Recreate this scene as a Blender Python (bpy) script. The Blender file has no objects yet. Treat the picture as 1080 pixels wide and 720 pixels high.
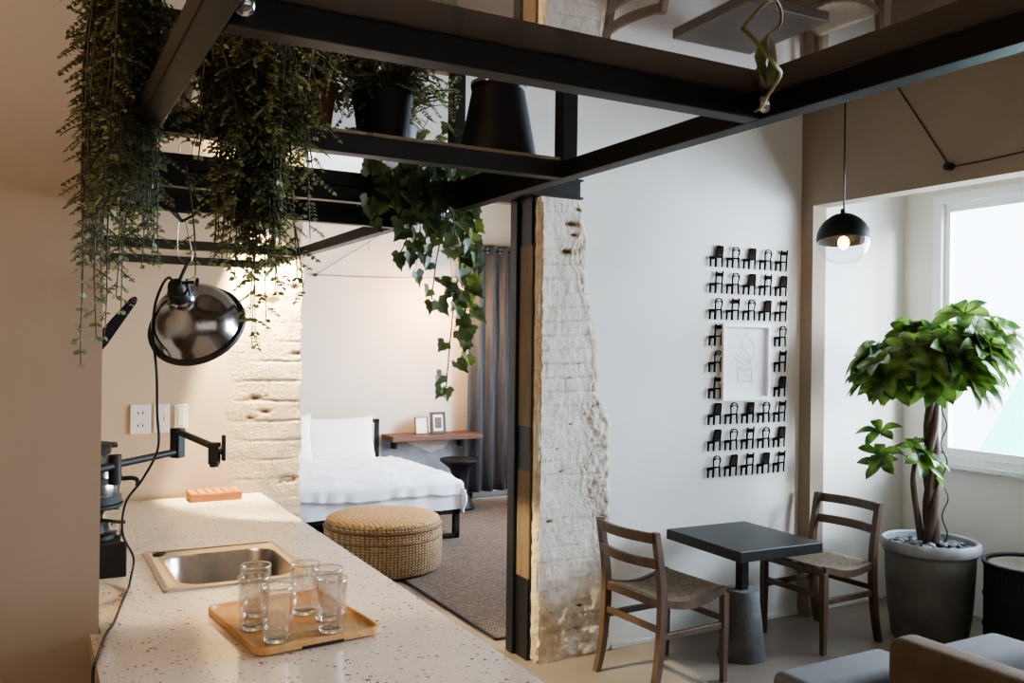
import bpy, bmesh, math, random
from math import sin, cos, pi, radians, sqrt
from mathutils import Vector as V, Matrix, noise
random.seed(11)
scene = bpy.context.scene
COL = scene.collection

# ------------------------------------------------------------------ materials
def lin(c):
    out = []
    for x in c:
        x /= 255.0
        out.append(x/12.92 if x <= .04045 else ((x+.055)/1.055)**2.4)
    return (*out, 1.0)

def mat(name, rgb, rough=.6, metal=0., var=.12, scale=8., bump=0., bscale=60., spec=.5, rgb2=None, stretch=(1, 1, 1), sheen=0., coat=0., detail=4.):
    """Principled surface whose colour and relief come from noise."""
    m = bpy.data.materials.new(name); m.use_nodes = True
    nt = m.node_tree; N = nt.nodes; L = nt.links
    b = N['Principled BSDF']
    tc = N.new('ShaderNodeTexCoord'); mp = N.new('ShaderNodeMapping'); mp.inputs['Scale'].default_value = stretch
    L.new(tc.outputs['Object'], mp.inputs['Vector'])
    nz = N.new('ShaderNodeTexNoise'); nz.inputs['Scale'].default_value = scale; nz.inputs['Detail'].default_value = detail
    L.new(mp.outputs['Vector'], nz.inputs['Vector'])
    cr = N.new('ShaderNodeValToRGB')
    c = lin(rgb)
    c2 = lin(rgb2) if rgb2 else tuple(min(1, x*(1+var)) for x in c[:3])+(1,)
    c1 = c if rgb2 else tuple(x*(1-var) for x in c[:3])+(1,)
    cr.color_ramp.elements[0].position = .35; cr.color_ramp.elements[1].position = .68
    cr.color_ramp.elements[0].color = c1; cr.color_ramp.elements[1].color = c2
    L.new(nz.outputs['Fac'], cr.inputs['Fac']); L.new(cr.outputs['Color'], b.inputs['Base Color'])
    b.inputs['Roughness'].default_value = rough; b.inputs['Metallic'].default_value = metal
    b.inputs['Specular IOR Level'].default_value = spec
    b.inputs['Sheen Weight'].default_value = sheen; b.inputs['Coat Weight'].default_value = coat
    if bump:
        n2 = N.new('ShaderNodeTexNoise'); n2.inputs['Scale'].default_value = bscale; n2.inputs['Detail'].default_value = 5
        L.new(mp.outputs['Vector'], n2.inputs['Vector'])
        bp = N.new('ShaderNodeBump'); bp.inputs['Strength'].default_value = bump; bp.inputs['Distance'].default_value = .01
        L.new(n2.outputs['Fac'], bp.inputs['Height']); L.new(bp.outputs['Normal'], b.inputs['Normal'])
    return m

def glass_pane(name, tint=(1, 1, 1), boost=1., ior=1.5, base=0., diffuse_mix=0.):
    """Thin clear sheet: see-through with Fresnel reflection."""
    m = bpy.data.materials.new(name); m.use_nodes = True
    nt = m.node_tree; N = nt.nodes; L = nt.links
    N.remove(N['Principled BSDF']); out = N['Material Output']
    lw = N.new('ShaderNodeLayerWeight'); lw.inputs['Blend'].default_value = .5; r0 = ((ior-1)/(ior+1))**2
    pw = N.new('ShaderNodeMath'); pw.operation = 'POWER'; pw.inputs[1].default_value = 5.; L.new(lw.outputs['Facing'], pw.inputs[0])
    fr = N.new('ShaderNodeMath'); fr.operation = 'MULTIPLY_ADD'; fr.inputs[1].default_value = 1-r0; fr.inputs[2].default_value = r0; L.new(pw.outputs[0], fr.inputs[0])
    mu = N.new('ShaderNodeMath'); mu.operation = 'MULTIPLY_ADD'; mu.use_clamp = True
    mu.inputs[1].default_value = boost; mu.inputs[2].default_value = base
    L.new(fr.outputs[0], mu.inputs[0])
    tr = N.new('ShaderNodeBsdfTransparent'); tr.inputs[0].default_value = (*tint, 1)
    gl = N.new('ShaderNodeBsdfGlossy'); gl.inputs['Roughness'].default_value = .015
    nz = N.new('ShaderNodeTexNoise'); nz.inputs['Scale'].default_value = 3
    mx0 = N.new('ShaderNodeMixRGB'); mx0.inputs[1].default_value = (.97, .93, .9, 1); mx0.inputs[2].default_value = (.9, .86, .84, 1)
    L.new(nz.outputs['Fac'], mx0.inputs[0]); L.new(mx0.outputs[0], gl.inputs['Color'])
    mx = N.new('ShaderNodeMixShader')
    df = N.new('ShaderNodeBsdfDiffuse'); df.inputs[0].default_value = lin((172, 154, 138)); md = N.new('ShaderNodeMixShader'); md.inputs[0].default_value = diffuse_mix  # flat tan diffuse share mixed into the see-through part
    L.new(tr.outputs[0], md.inputs[1]); L.new(df.outputs[0], md.inputs[2])
    L.new(mu.outputs[0], mx.inputs[0]); L.new(md.outputs[0], mx.inputs[1]); L.new(gl.outputs[0], mx.inputs[2])
    L.new(mx.outputs[0], out.inputs['Surface'])
    return m

def glass_solid(name, col=(1, 1, 1), rough=0.):
    m = bpy.data.materials.new(name); m.use_nodes = True
    b = m.node_tree.nodes['Principled BSDF']
    b.inputs['Base Color'].default_value = (*col, 1); b.inputs['Transmission Weight'].default_value = 1
    b.inputs['Roughness'].default_value = rough; b.inputs['IOR'].default_value = 1.47
    return m

def emit(name, col, s):
    m = bpy.data.materials.new(name); m.use_nodes = True
    b = m.node_tree.nodes['Principled BSDF']
    b.inputs['Base Color'].default_value = (*col, 1)
    b.inputs['Emission Color'].default_value = (*col, 1); b.inputs['Emission Strength'].default_value = s
    return m

def terrazzo():
    m = bpy.data.materials.new('terrazzo'); m.use_nodes = True
    nt = m.node_tree; N = nt.nodes; L = nt.links; b = N['Principled BSDF']
    tc = N.new('ShaderNodeTexCoord')
    nz = N.new('ShaderNodeTexNoise'); nz.inputs['Scale'].default_value = 60; L.new(tc.outputs['Object'], nz.inputs['Vector'])
    mixv = N.new('ShaderNodeMixRGB'); mixv.blend_type = 'ADD'; mixv.inputs[0].default_value = .018
    L.new(tc.outputs['Object'], mixv.inputs[1]); L.new(nz.outputs['Color'], mixv.inputs[2])
    col = None
    base = N.new('ShaderNodeRGB'); base.outputs[0].default_value = lin((226, 210, 192))
    prev = base.outputs[0]
    for sc, th, chance, c in ((60, .24, .7, (128, 100, 82)), (95, .26, .66, (158, 130, 112)), (42, .18, .78, (104, 82, 68)), (120, .3, .5, (240, 228, 214))):
        vo = N.new('ShaderNodeTexVoronoi'); vo.inputs['Scale'].default_value = sc
        L.new(mixv.outputs[0], vo.inputs['Vector'])
        lt = N.new('ShaderNodeMath'); lt.operation = 'LESS_THAN'; lt.inputs[1].default_value = th
        L.new(vo.outputs['Distance'], lt.inputs[0])
        sp = N.new('ShaderNodeSeparateColor'); L.new(vo.outputs['Color'], sp.inputs[0])
        gt = N.new('ShaderNodeMath'); gt.operation = 'GREATER_THAN'; gt.inputs[1].default_value = chance
        L.new(sp.outputs[0], gt.inputs[0])
        mu = N.new('ShaderNodeMath'); mu.operation = 'MULTIPLY'; L.new(lt.outputs[0], mu.inputs[0]); L.new(gt.outputs[0], mu.inputs[1])
        mx = N.new('ShaderNodeMixRGB'); L.new(mu.outputs[0], mx.inputs[0]); L.new(prev, mx.inputs[1]); mx.inputs[2].default_value = lin(c)
        prev = mx.outputs[0]
    L.new(prev, b.inputs['Base Color'])
    b.inputs['Roughness'].default_value = .13; b.inputs['Specular IOR Level'].default_value = .6
    return m

def weave(name, rgb, rgb2, sx, sy, rough=.85, strength=.5, axis='XY', rings=False):
    m = bpy.data.materials.new(name); m.use_nodes = True
    nt = m.node_tree; N = nt.nodes; L = nt.links; b = N['Principled BSDF']
    tc = N.new('ShaderNodeTexCoord')
    hs = []
    for (d, s) in ((axis[0], sx), (axis[1], sy)):
        w = N.new('ShaderNodeTexWave'); w.wave_type = 'BANDS'; w.bands_direction = d; w.inputs['Scale'].default_value = s
        w.inputs['Distortion'].default_value = 1.2; w.inputs['Detail'].default_value = 1; w.inputs['Detail Scale'].default_value = 2
        L.new(tc.outputs['Object'], w.inputs['Vector']); hs.append(w)
    mu = N.new('ShaderNodeMath'); mu.operation = 'MULTIPLY'
    L.new(hs[0].outputs['Fac'], mu.inputs[0]); L.new(hs[1].outputs['Fac'], mu.inputs[1])
    nz = N.new('ShaderNodeTexNoise'); nz.inputs['Scale'].default_value = 45; nz.inputs['Detail'].default_value = 3; L.new(tc.outputs['Object'], nz.inputs['Vector'])
    ad = N.new('ShaderNodeMath'); ad.operation = 'ADD'; L.new(mu.outputs[0], ad.inputs[0]); L.new(nz.outputs['Fac'], ad.inputs[1])
    cr = N.new('ShaderNodeValToRGB'); cr.color_ramp.elements[0].color = lin(rgb); cr.color_ramp.elements[1].color = lin(rgb2)
    cr.color_ramp.elements[0].position = .35; cr.color_ramp.elements[1].position = 1.1 if False else 1.0
    L.new(ad.outputs[0], cr.inputs['Fac']); L.new(cr.outputs['Color'], b.inputs['Base Color'])
    bp = N.new('ShaderNodeBump'); bp.inputs['Strength'].default_value = strength; bp.inputs['Distance'].default_value = .006
    L.new(mu.outputs[0], bp.inputs['Height']); L.new(bp.outputs['Normal'], b.inputs['Normal'])
    b.inputs['Roughness'].default_value = rough; b.inputs['Specular IOR Level'].default_value = .2
    return m

def leafmat(name, rgb, rgb2, rough=.5, trans=.35):
    m = bpy.data.materials.new(name); m.use_nodes = True
    nt = m.node_tree; N = nt.nodes; L = nt.links; b = N['Principled BSDF']; out = N['Material Output']
    tc = N.new('ShaderNodeTexCoord'); nz = N.new('ShaderNodeTexNoise'); nz.inputs['Scale'].default_value = 14; nz.inputs['Detail'].default_value = 6
    L.new(tc.outputs['Object'], nz.inputs['Vector'])
    cr = N.new('ShaderNodeValToRGB'); cr.color_ramp.elements[0].color = lin(rgb); cr.color_ramp.elements[1].color = lin(rgb2)
    cr.color_ramp.elements[0].position = .38; cr.color_ramp.elements[1].position = .66
    L.new(nz.outputs['Fac'], cr.inputs['Fac']); L.new(cr.outputs['Color'], b.inputs['Base Color'])
    b.inputs['Roughness'].default_value = rough; b.inputs['Specular IOR Level'].default_value = .45
    tl = N.new('ShaderNodeBsdfTranslucent'); L.new(cr.outputs['Color'], tl.inputs['Color'])
    mx = N.new('ShaderNodeMixShader'); mx.inputs[0].default_value = trans
    L.new(b.outputs[0], mx.inputs[1]); L.new(tl.outputs[0], mx.inputs[2]); L.new(mx.outputs[0], out.inputs['Surface'])
    return m

M = dict(
    wall=mat('white_plaster', (226, 224, 220), .9, var=.03, scale=2.5, bump=.06, bscale=35, spec=.2),
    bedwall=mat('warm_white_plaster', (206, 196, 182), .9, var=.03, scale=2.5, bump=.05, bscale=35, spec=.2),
    warmwall=mat('cream_plaster', (204, 181, 153), .9, var=.03, scale=2, bump=.05, bscale=35, spec=.2),
    bulk=mat('shaded_taupe_plaster', (146, 132, 116), .9, var=.03, scale=2, bump=.05, bscale=35, spec=.2),  # wall plaster darkened, the bulkhead's shade is put into its colour
    beigewall=mat('greige_plaster', (172, 156, 138), .9, var=.03, scale=2, bump=.05, bscale=35, spec=.2),
    patch=mat('bare_grey_plaster', (150, 150, 150), .95, var=.12, scale=9, bump=.2),
    ceil=mat('ceiling_paint', (176, 164, 150), .92, var=.03, scale=3),
    floor=mat('polished_concrete', (112, 101, 91), .34, rgb2=(134, 122, 111), scale=2.2, bump=.03, bscale=20, detail=8),
    brick=mat('painted_brick', (196, 187, 172), .85, rgb2=(226, 220, 208), scale=9, bump=.5, bscale=70, detail=8, spec=.3),
    kbrick=mat('cream_painted_brick', (230, 218, 194), .85, var=.05, scale=9, bump=.3, bscale=60, spec=.3),
    plasteredge=mat('crumbling_plaster', (178, 154, 122), .95, rgb2=(205, 188, 162), scale=14, bump=.8, bscale=60),
    dirt=mat('dark_hole', (52, 44, 36), .95, bump=.4),
    steel=mat('black_steel', (20, 19, 18), .42, var=.15, scale=20, spec=.45),
    blackmetal=mat('matt_black_metal', (18, 18, 18), .55, var=.15, scale=18, spec=.35),
    cutout=mat('matt_black_cutout', (14, 14, 15), .95, var=.1, spec=.05),
    plasterwhite=mat('white_plastic', (236, 228, 216), .4, var=.02),
    greyline=mat('grey_shadow_line', (150, 142, 134), .6),
    terrazzo=terrazzo(),
    stainless=mat('brushed_stainless', (186, 176, 164), .28, 1., var=.08, scale=30, stretch=(1, 12, 1), bump=.03, bscale=200),
    chrome=mat('spun_aluminium', (168, 164, 160), .17, 1., var=.1, scale=6),
    chromepin=mat('chrome', (205, 205, 205), .12, 1., var=.03),
    wirem=mat('galvanised_wire', (150, 140, 128), .35, 1., var=.1),
    rubber=mat('black_rubber', (20, 19, 18), .55, var=.15),
    traywood=mat('pale_beech', (196, 150, 98), .5, rgb2=(214, 170, 116), scale=6, stretch=(14, 1.2, 6), bump=.04),
    boardwood=mat('orange_brown_wood', (140, 84, 42), .6, rgb2=(160, 100, 54), scale=7, stretch=(1.5, 12, 6), bump=.05),
    darkwood=mat('dark_stained_wood', (70, 53, 41), .45, rgb2=(90, 70, 54), scale=5, stretch=(4, 4, 1), bump=.1, bscale=40),
    walnut=mat('walnut', (78, 48, 34), .6, rgb2=(104, 66, 46), scale=6, stretch=(1, 10, 10), bump=.06),
    plywood=mat('tan_board', (98, 80, 60), .75, rgb2=(116, 96, 72), scale=5, stretch=(12, 12, 1), bump=.06),
    cane=weave('woven_cane', (74, 64, 54), (150, 136, 116), 22, 22, .7, .5),
    tabletop=mat('charcoal_lacquer', (24, 24, 24), .4, rgb2=(34, 34, 33), scale=10),
    concrete=mat('grey_concrete', (78, 78, 78), .85, rgb2=(104, 104, 102), scale=7, bump=.25, bscale=50, detail=8),
    potgrey=mat('weathered_grey_planter', (84, 80, 74), .75, rgb2=(108, 106, 100), scale=5, bump=.12, bscale=30, detail=8),
    stone=mat('slate_pebble', (34, 35, 38), .6, rgb2=(120, 124, 130), scale=13, bump=.1),
    soil=mat('dark_soil', (42, 34, 28), .95, bump=.6),
    bark=mat('brown_bark', (58, 44, 34), .85, rgb2=(88, 70, 56), scale=16, stretch=(1, 1, .3), bump=.5),
    twig=mat('olive_stem', (60, 52, 32), .7, var=.2),
    fern=leafmat('dark_trailing_leaf', (100, 108, 76), (154, 160, 120), .6, .38),
    fern2=leafmat('olive_trailing_leaf', (106, 114, 70), (164, 168, 114), .6, .4),
    ivy=leafmat('ivy_leaf', (62, 80, 46), (122, 138, 86), .45, .3),
    ivy2=leafmat('variegated_ivy_leaf', (110, 134, 60), (168, 180, 96), .45, .4),
    tree=leafmat('money_tree_leaf', (48, 76, 34), (112, 138, 62), .34, .4),
    terracotta=mat('terracotta', (120, 78, 54), .8, var=.1),
    fabric=mat('taupe_upholstery', (86, 70, 56), .9, var=.1, scale=12, bump=.25, bscale=400, spec=.1),
    fabricgrey=mat('light_grey_upholstery', (94, 93, 93), .95, var=.06, scale=12, bump=.25, bscale=400, spec=.1),
    sheet=mat('white_bedding', (232, 236, 246), .9, var=.02, scale=6, bump=.08, bscale=12, sheen=.2, spec=.15),
    pillow=mat('white_pillow_cotton', (244, 240, 234), .9, var=.02, scale=6, bump=.06, bscale=14, sheen=.2, spec=.15),
    curtain=mat('charcoal_curtain', (60, 61, 64), .9, rgb2=(74, 75, 78), scale=4, stretch=(8, 8, .6), bump=.1, bscale=200, sheen=.2, spec=.15),
    rug=weave('woven_rug', (58, 49, 43), (124, 110, 99), 15, 10, .95, .8),
    rugedge=mat('rug_binding', (48, 42, 38), .95, var=.1),
    seagrass=weave('seagrass_weave', (98, 78, 56), (170, 146, 114), 12, 17, .85, .9, 'XZ'),
    seagrasstop=weave('seagrass_top', (140, 104, 66), (204, 166, 114), 10, 10, .85, .8, 'XY'),
    framewhite=mat('white_frame', (240, 240, 238), .5, var=.02),
    paper=mat('white_paper', (232, 236, 240), .8, var=.01),
    pencil=mat('pencil_line', (168, 174, 182), .9),
    mount=mat('cream_mount', (236, 226, 208), .8, var=.02),
    sketchdark=mat('dark_print', (92, 84, 78), .8, var=.2),
    frameblack=mat('dark_brown_frame', (44, 34, 28), .5, var=.1),
    winframe=mat('white_window_frame', (238, 241, 245), .45, var=.01),
    teal=mat('turquoise_awning', (110, 206, 186), .8, var=.05),
    cabinet=mat('counter_front_panel', (200, 186, 170), .6, var=.03),
    outside=mat('white_neighbour_wall', (240, 240, 236), .9, var=.02),
    canegrey=mat('grey_cane_fill', (104, 104, 108), .95, var=.05),
    knobpor=mat('black_porcelain', (26, 22, 20), .3),
    rackglass=glass_pane('rack_glass', (.86, .8, .74), 2.4, 1.5, .18, .55),
    winglass=glass_pane('window_glass', (.97, .98, 1.), 1., 1.45),
    globeglass=glass_pane('globe_glass', (.95, .96, .97), 1.1, 1.5),
    tumbler=glass_pane('clear_tumbler_glass', (.95, .945, .93), 1.5, 1.75),
    bulb=emit('warm_bulb', (1., .62, .28), 9),
    bulbspot=emit('warm_spot_bulb', (1., .7, .38), 12),
    bulbamber=emit('amber_bulb', (1., .6, .16), 6),
    tumblerbase=glass_solid('thick_glass', (.97, .97, .95)),
    water=glass_solid('clear_plastic_tank', (.95, .95, .93), .05),
)

# ------------------------------------------------------------------ mesh tools
class MB:
    def __init__(s): s.bm = bmesh.new()
    def box(s, lo, hi, bev=0., seg=2, rot=None, piv=None):
        lo = V(lo); hi = V(hi)
        r = bmesh.ops.create_cube(s.bm, size=1)
        vs = r['verts']; c = (lo+hi)/2; d = hi-lo
        for v in vs: v.co = V((v.co.x*d.x, v.co.y*d.y, v.co.z*d.z))+c
        if rot is not None:
            p = V(piv) if piv is not None else c
            for v in vs: v.co = rot @ (v.co-p)+p
        if bev:
            es = list({e for v in vs for e in v.link_edges})
            bmesh.ops.bevel(s.bm, geom=es, offset=bev, segments=seg, affect='EDGES', profile=.5)
        return s
    def beam(s, a, b, w, h, up=(0, 0, 1), bev=0.):
        a = V(a); b = V(b); d = (b-a).normalized(); side = d.cross(V(up)).normalized(); u = side.cross(d)
        r = bmesh.ops.create_cube(s.bm, size=1); L = (b-a).length; c = (a+b)/2
        for v in r['verts']: v.co = c+d*(v.co.x*L)+side*(v.co.y*w)+u*(v.co.z*h)
        if bev:
            es = list({e for v in r['verts'] for e in v.link_edges})
            bmesh.ops.bevel(s.bm, geom=es, offset=bev, segments=2, affect='EDGES', profile=.5)
        return s
    def tube(s, pts, r, n=8, cap=True):
        pts = [V(p) for p in pts]; rs = r if isinstance(r, (list, tuple)) else [r]*len(pts)
        rings = []; prev = None
        for i, p in enumerate(pts):
            t = (pts[min(i+1, len(pts)-1)]-pts[max(i-1, 0)]).normalized()
            if prev is None:
                a = V((0, 0, 1)) if abs(t.z) < .9 else V((1, 0, 0))
                u = t.cross(a).normalized()
            else:
                u = (prev-t*prev.dot(t))
                u = u.normalized() if u.length > 1e-6 else t.orthogonal().normalized()
            prev = u; w = t.cross(u)
            rings.append([s.bm.verts.new(p+(u*cos(2*pi*k/n)+w*sin(2*pi*k/n))*rs[i]) for k in range(n)])
        for a, b in zip(rings, rings[1:]):
            for k in range(n): s.bm.faces.new((a[k], a[(k+1) % n], b[(k+1) % n], b[k]))
        if cap and n > 2:
            s.bm.faces.new(rings[0][::-1]); s.bm.faces.new(rings[-1])
        return s
    def lathe(s, prof, c=(0, 0, 0), n=32, mx=None, closed=False):
        """prof: (r, z) list; r=0 makes a pole. mx: optional matrix on the local shape."""
        c = V(c); rings = []
        T = (lambda p: c+(mx @ p)) if mx is not None else (lambda p: c+p)
        for r, z in prof:
            if r < 1e-6: rings.append([s.bm.verts.new(T(V((0, 0, z))))])
            else: rings.append([s.bm.verts.new(T(V((r*cos(2*pi*k/n), r*sin(2*pi*k/n), z)))) for k in range(n)])
        pairs = list(zip(rings, rings[1:]))
        if closed: pairs.append((rings[-1], rings[0]))
        for a, b in pairs:
            for k in range(n):
                if len(a) == 1 and len(b) == 1: continue
                if len(a) == 1: s.bm.faces.new((a[0], b[(k+1) % n], b[k]))
                elif len(b) == 1: s.bm.faces.new((a[k], a[(k+1) % n], b[0]))
                else: s.bm.faces.new((a[k], a[(k+1) % n], b[(k+1) % n], b[k]))
        return s
    def poly(s, pts): s.bm.faces.new([s.bm.verts.new(V(p)) for p in pts]); return s
    def prism(s, pts, d):
        """closed outline pts (list of Vectors) pushed along d"""
        d = V(d); a = [s.bm.verts.new(V(p)) for p in pts]; b = [s.bm.verts.new(V(p)+d) for p in pts]
        s.bm.faces.new(a); s.bm.faces.new(b[::-1]); n = len(pts)
        for k in range(n): s.bm.faces.new((a[k], b[k], b[(k+1) % n], a[(k+1) % n]))
        return s
    def loops(s, loops, capend=False):
        vs = [[s.bm.verts.new(V(p)) for p in L] for L in loops]; n = len(vs[0])
        for a, b in zip(vs, vs[1:]):
            for k in range(n): s.bm.faces.new((a[k], a[(k+1) % n], b[(k+1) % n], b[k]))
        if capend: s.bm.faces.new(vs[-1])
        return s
    def grid(s, nu, nv, f):
        g = [[s.bm.verts.new(V(f(i/nu, j/nv))) for j in range(nv+1)] for i in range(nu+1)]
        for i in range(nu):
            for j in range(nv): s.bm.faces.new((g[i][j], g[i+1][j], g[i+1][j+1], g[i][j+1]))
        return s
    def sphere(s, c, r, sc=(1, 1, 1), u=16, v=10, rot=None):
        q = bmesh.ops.create_uvsphere(s.bm, u_segments=u, v_segments=v, radius=r)
        for x in q['verts']:
            p = V((x.co.x*sc[0], x.co.y*sc[1], x.co.z*sc[2]))
            if rot is not None: p = rot @ p
            x.co = p+V(c)
        return s
    def build(s, name, m, parent=None, smooth=False, recalc=True):
        if recalc: bmesh.ops.recalc_face_normals(s.bm, faces=s.bm.faces)
        me = bpy.data.meshes.new(name); s.bm.to_mesh(me); s.bm.free()
        if smooth:
            me.shade_smooth()
            if smooth != 'all': me.set_sharp_from_angle(angle=radians(42))
        me.materials.append(m)
        o = bpy.data.objects.new(name, me); COL.objects.link(o)
        if parent is not None: put(o, parent)
        return o

def put(o, parent):
    """parent a piece that was built in world coordinates"""
    o.parent = parent
    o.matrix_parent_inverse = WORLD.get(parent.name, Matrix()).inverted()
    WORLD[o.name] = Matrix()
WORLD = {}

def tag(o, label, cat, group=None, kind=None):
    o['label'] = label; o['category'] = cat
    if group: o['group'] = group
    if kind: o['kind'] = kind
    return o

def thing(name, label, cat, loc=(0, 0, 0), group=None):
    o = bpy.data.objects.new(name, None); COL.objects.link(o); o.location = loc
    o.empty_display_size = .05
    WORLD[o.name] = Matrix.Translation(loc)
    return tag(o, label, cat, group)

def struct(o): o['kind'] = 'structure'; return o

def copy_tree(o, parent=None):
    c = o.copy(); COL.objects.link(c)
    if parent is not None: c.parent = parent
    for ch in list(o.children): copy_tree(ch, c)
    return c

def rrect(cx, cy, w, h, r, n, z):
    pts = []
    for q, (sx, sy) in enumerate(((1, 1), (-1, 1), (-1, -1), (1, -1))):
        for k in range(n):
            a = q*pi/2+(k/(n-1))*pi/2
            pts.append(V((cx+sx*(w/2-r)+r*cos(a), cy+sy*(h/2-r)+r*sin(a), z)))
    return pts

def smoothpath(pts, k=6):
    """Catmull-Rom through pts"""
    P = [V(p) for p in pts]; P = [P[0]*2-P[1]]+P+[P[-1]*2-P[-2]]; out = []
    for i in range(1, len(P)-2):
        for j in range(k):
            t = j/k
            out.append(.5*((2*P[i])+(P[i+1]-P[i-1])*t+(2*P[i-1]-5*P[i]+4*P[i+1]-P[i+2])*t*t+(3*P[i]-P[i-1]-3*P[i+1]+P[i+2])*t**3))
    out.append(P[-2]); return out

def fbm(x, y, z=0., o=4): return noise.fractal(V((x, y, z)), 1., 2., o)

# ------------------------------------------------------------------ room shell
WY = 4.02      # face of the long wall
RX = 5.25      # window wall
CZ = 3.2       # ceiling
MB().box((-1.6, -2.6, -.1), (5.35, 8.8, 0)).build('floor', M['floor'])
MB().box((-1.6, -2.6, CZ), (5.35, 8.8, CZ+.1)).build('ceiling', M['ceil'])
for n in ('floor', 'ceiling'): struct(bpy.data.objects[n])
# long wall: right piece, piece over the opening, kitchen piece
b = MB(); b.box((2.37, WY, 0), (RX+.1, WY+.33, CZ)); b.box((1.08, WY, 2.56), (2.37, WY+.33, CZ)); struct(b.build('wall_back', M['wall']))
struct(MB().box((-1.6, WY, 0), (1.085, WY+.33, CZ)).build('wall_kitchen', M['warmwall']))
# foreground pier on the left, outer walls
struct(MB().box((-1.6, 2.24, 0), (.153, 2.4, CZ)).build('wall_left', M['beigewall']))
struct(MB().box((-1.7, -2.6, 0), (-1.6, 8.8, CZ)).build('wall_far_left', M['beigewall']))
struct(MB().box((-1.7, -2.7, 0), (5.35, -2.6, CZ)).build('wall_front', M['beigewall']))
# window wall with its opening
WZ0, WZ1, WY0, WY1 = .94, 2.68, .3, 3.79
b = MB(); b.box((RX, -2.6, 0), (RX+.1, WY0, CZ)); b.box((RX, WY1, 0), (RX+.1, 4.4, CZ)); b.box((RX, WY0, 0), (RX+.1, WY1, WZ0)); b.box((RX, WY0, WZ1), (RX+.1, WY1, CZ))
struct(b.build('wall_right', M['wall']))
# bulkhead beam and its shallow pier
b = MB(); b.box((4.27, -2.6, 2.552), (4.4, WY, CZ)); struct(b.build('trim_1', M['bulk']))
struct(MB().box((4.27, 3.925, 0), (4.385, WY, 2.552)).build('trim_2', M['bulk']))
struct(MB().box((2.85, WY-.012, 0), (RX, WY, .022)).build('baseboard_back', M['wall']))
# bedroom shell
BY = 8.6
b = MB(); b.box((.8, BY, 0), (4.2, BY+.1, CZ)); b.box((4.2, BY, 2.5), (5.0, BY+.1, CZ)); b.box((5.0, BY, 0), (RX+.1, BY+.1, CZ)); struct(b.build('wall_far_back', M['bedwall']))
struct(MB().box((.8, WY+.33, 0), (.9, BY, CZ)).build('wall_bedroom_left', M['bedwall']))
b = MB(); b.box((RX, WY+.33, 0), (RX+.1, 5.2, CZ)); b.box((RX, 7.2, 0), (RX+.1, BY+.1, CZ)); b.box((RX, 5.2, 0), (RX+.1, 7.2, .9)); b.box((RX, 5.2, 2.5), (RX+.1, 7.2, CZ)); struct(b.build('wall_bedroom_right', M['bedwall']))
# bare patch of wall under the shelf
struct(MB().prism([(3.2, BY-.004, .3), (4.15, BY-.004, .3), (4.15, BY-.004, .7), (4.0, BY-.004, .67), (3.9, BY-.004, .55), (3.75, BY-.004, .52), (3.55, BY-.004, .6), (3.36, BY-.004, .69), (3.2, BY-.004, .7)], (0, .003, 0)).build('trim_3', M['patch']))

# window
w = bpy.data.objects.new('window_1', None); COL.objects.link(w); struct(w); w.location = (RX, 2, WZ0); WORLD[w.name] = Matrix.Translation((RX, 2, WZ0))
b = MB(); x0, x1 = RX-.02, RX+.09
b.box((x0, WY0, WZ1-.06), (x1, WY1, WZ1)); b.box((x0, WY0, WZ0), (x1, WY1, WZ0+.05))
for a, c in ((WY1-.06, WY1), (WY0, WY0+.06), (2.02, 2.1)): b.box((x0, a, WZ0+.05), (x1, c, WZ1-.06))
b.build('window_frame', M['winframe'], w)
MB().box((RX-.05, WY0-.03, WZ0-.03), (RX-.001, WY1+.02, WZ0+.002), .004).build('window_sill', M['winframe'], w)
for (a, c) in ((2.1, WY1-.06), (WY0+.06, 2.02)):
    b = MB(); x0, x1 = RX+.015, RX+.06; zl, zh = WZ0+.05, WZ1-.06
    b.box((x0, a, zl), (x1, c, zl+.045)); b.box((x0, a, zh-.055), (x1, c, zh))
    b.box((x0, a, zl+.045), (x1, a+.04, zh-.055)); b.box((x0, c-.04, zl+.045), (x1, c, zh-.055))
    sa = b.build('sash', M['winframe'], w)
    MB().box((RX+.035, a+.04, zl+.045), (RX+.041, c-.04, zh-.055)).build('pane', M['winglass'], sa)

# ------------------------------------------------------------------ rough brick pieces
def brickmat(name, rgb, rgb2, cav, hole):
    m = mat(name, rgb, .88, rgb2=rgb2, scale=11, bump=.35, bscale=90, detail=8, spec=.25)
    nt = m.node_tree; N = nt.nodes; L = nt.links; b = N['Principled BSDF']
    src = b.inputs['Base Color'].links[0].from_socket
    at = N.new('ShaderNodeAttribute'); at.attribute_name = 'cavity'
    cr = N.new('ShaderNodeValToRGB'); e = cr.color_ramp.elements
    e[0].position = .0; e[0].color = (0, 0, 0, 1); e[1].position = .5; e[1].color = (1, 1, 1, 1)
    cr2 = N.new('ShaderNodeValToRGB'); e = cr2.color_ramp.elements; e[0].position = .5; e[1].position = .85
    L.new(at.outputs['Fac'], cr.inputs[0]); L.new(at.outputs['Fac'], cr2.inputs[0])
    m1 = N.new('ShaderNodeMixRGB'); L.new(cr.outputs[0], m1.inputs[0]); L.new(src, m1.inputs[1]); m1.inputs[2].default_value = lin(cav)
    m2 = N.new('ShaderNodeMixRGB'); L.new(cr2.outputs[0], m2.inputs[0]); L.new(m1.outputs[0], m2.inputs[1]); m2.inputs[2].default_value = lin(hole)
    L.new(m2.outputs[0], b.inputs['Base Color'])
    return m
M['brick'] = brickmat('painted_brick', (196, 190, 180), (218, 213, 205), (160, 138, 110), (58, 46, 36))
M['kbrick'] = brickmat('cream_painted_brick', (204, 182, 152), (210, 190, 162), (164, 138, 104), (96, 74, 52))

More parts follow.
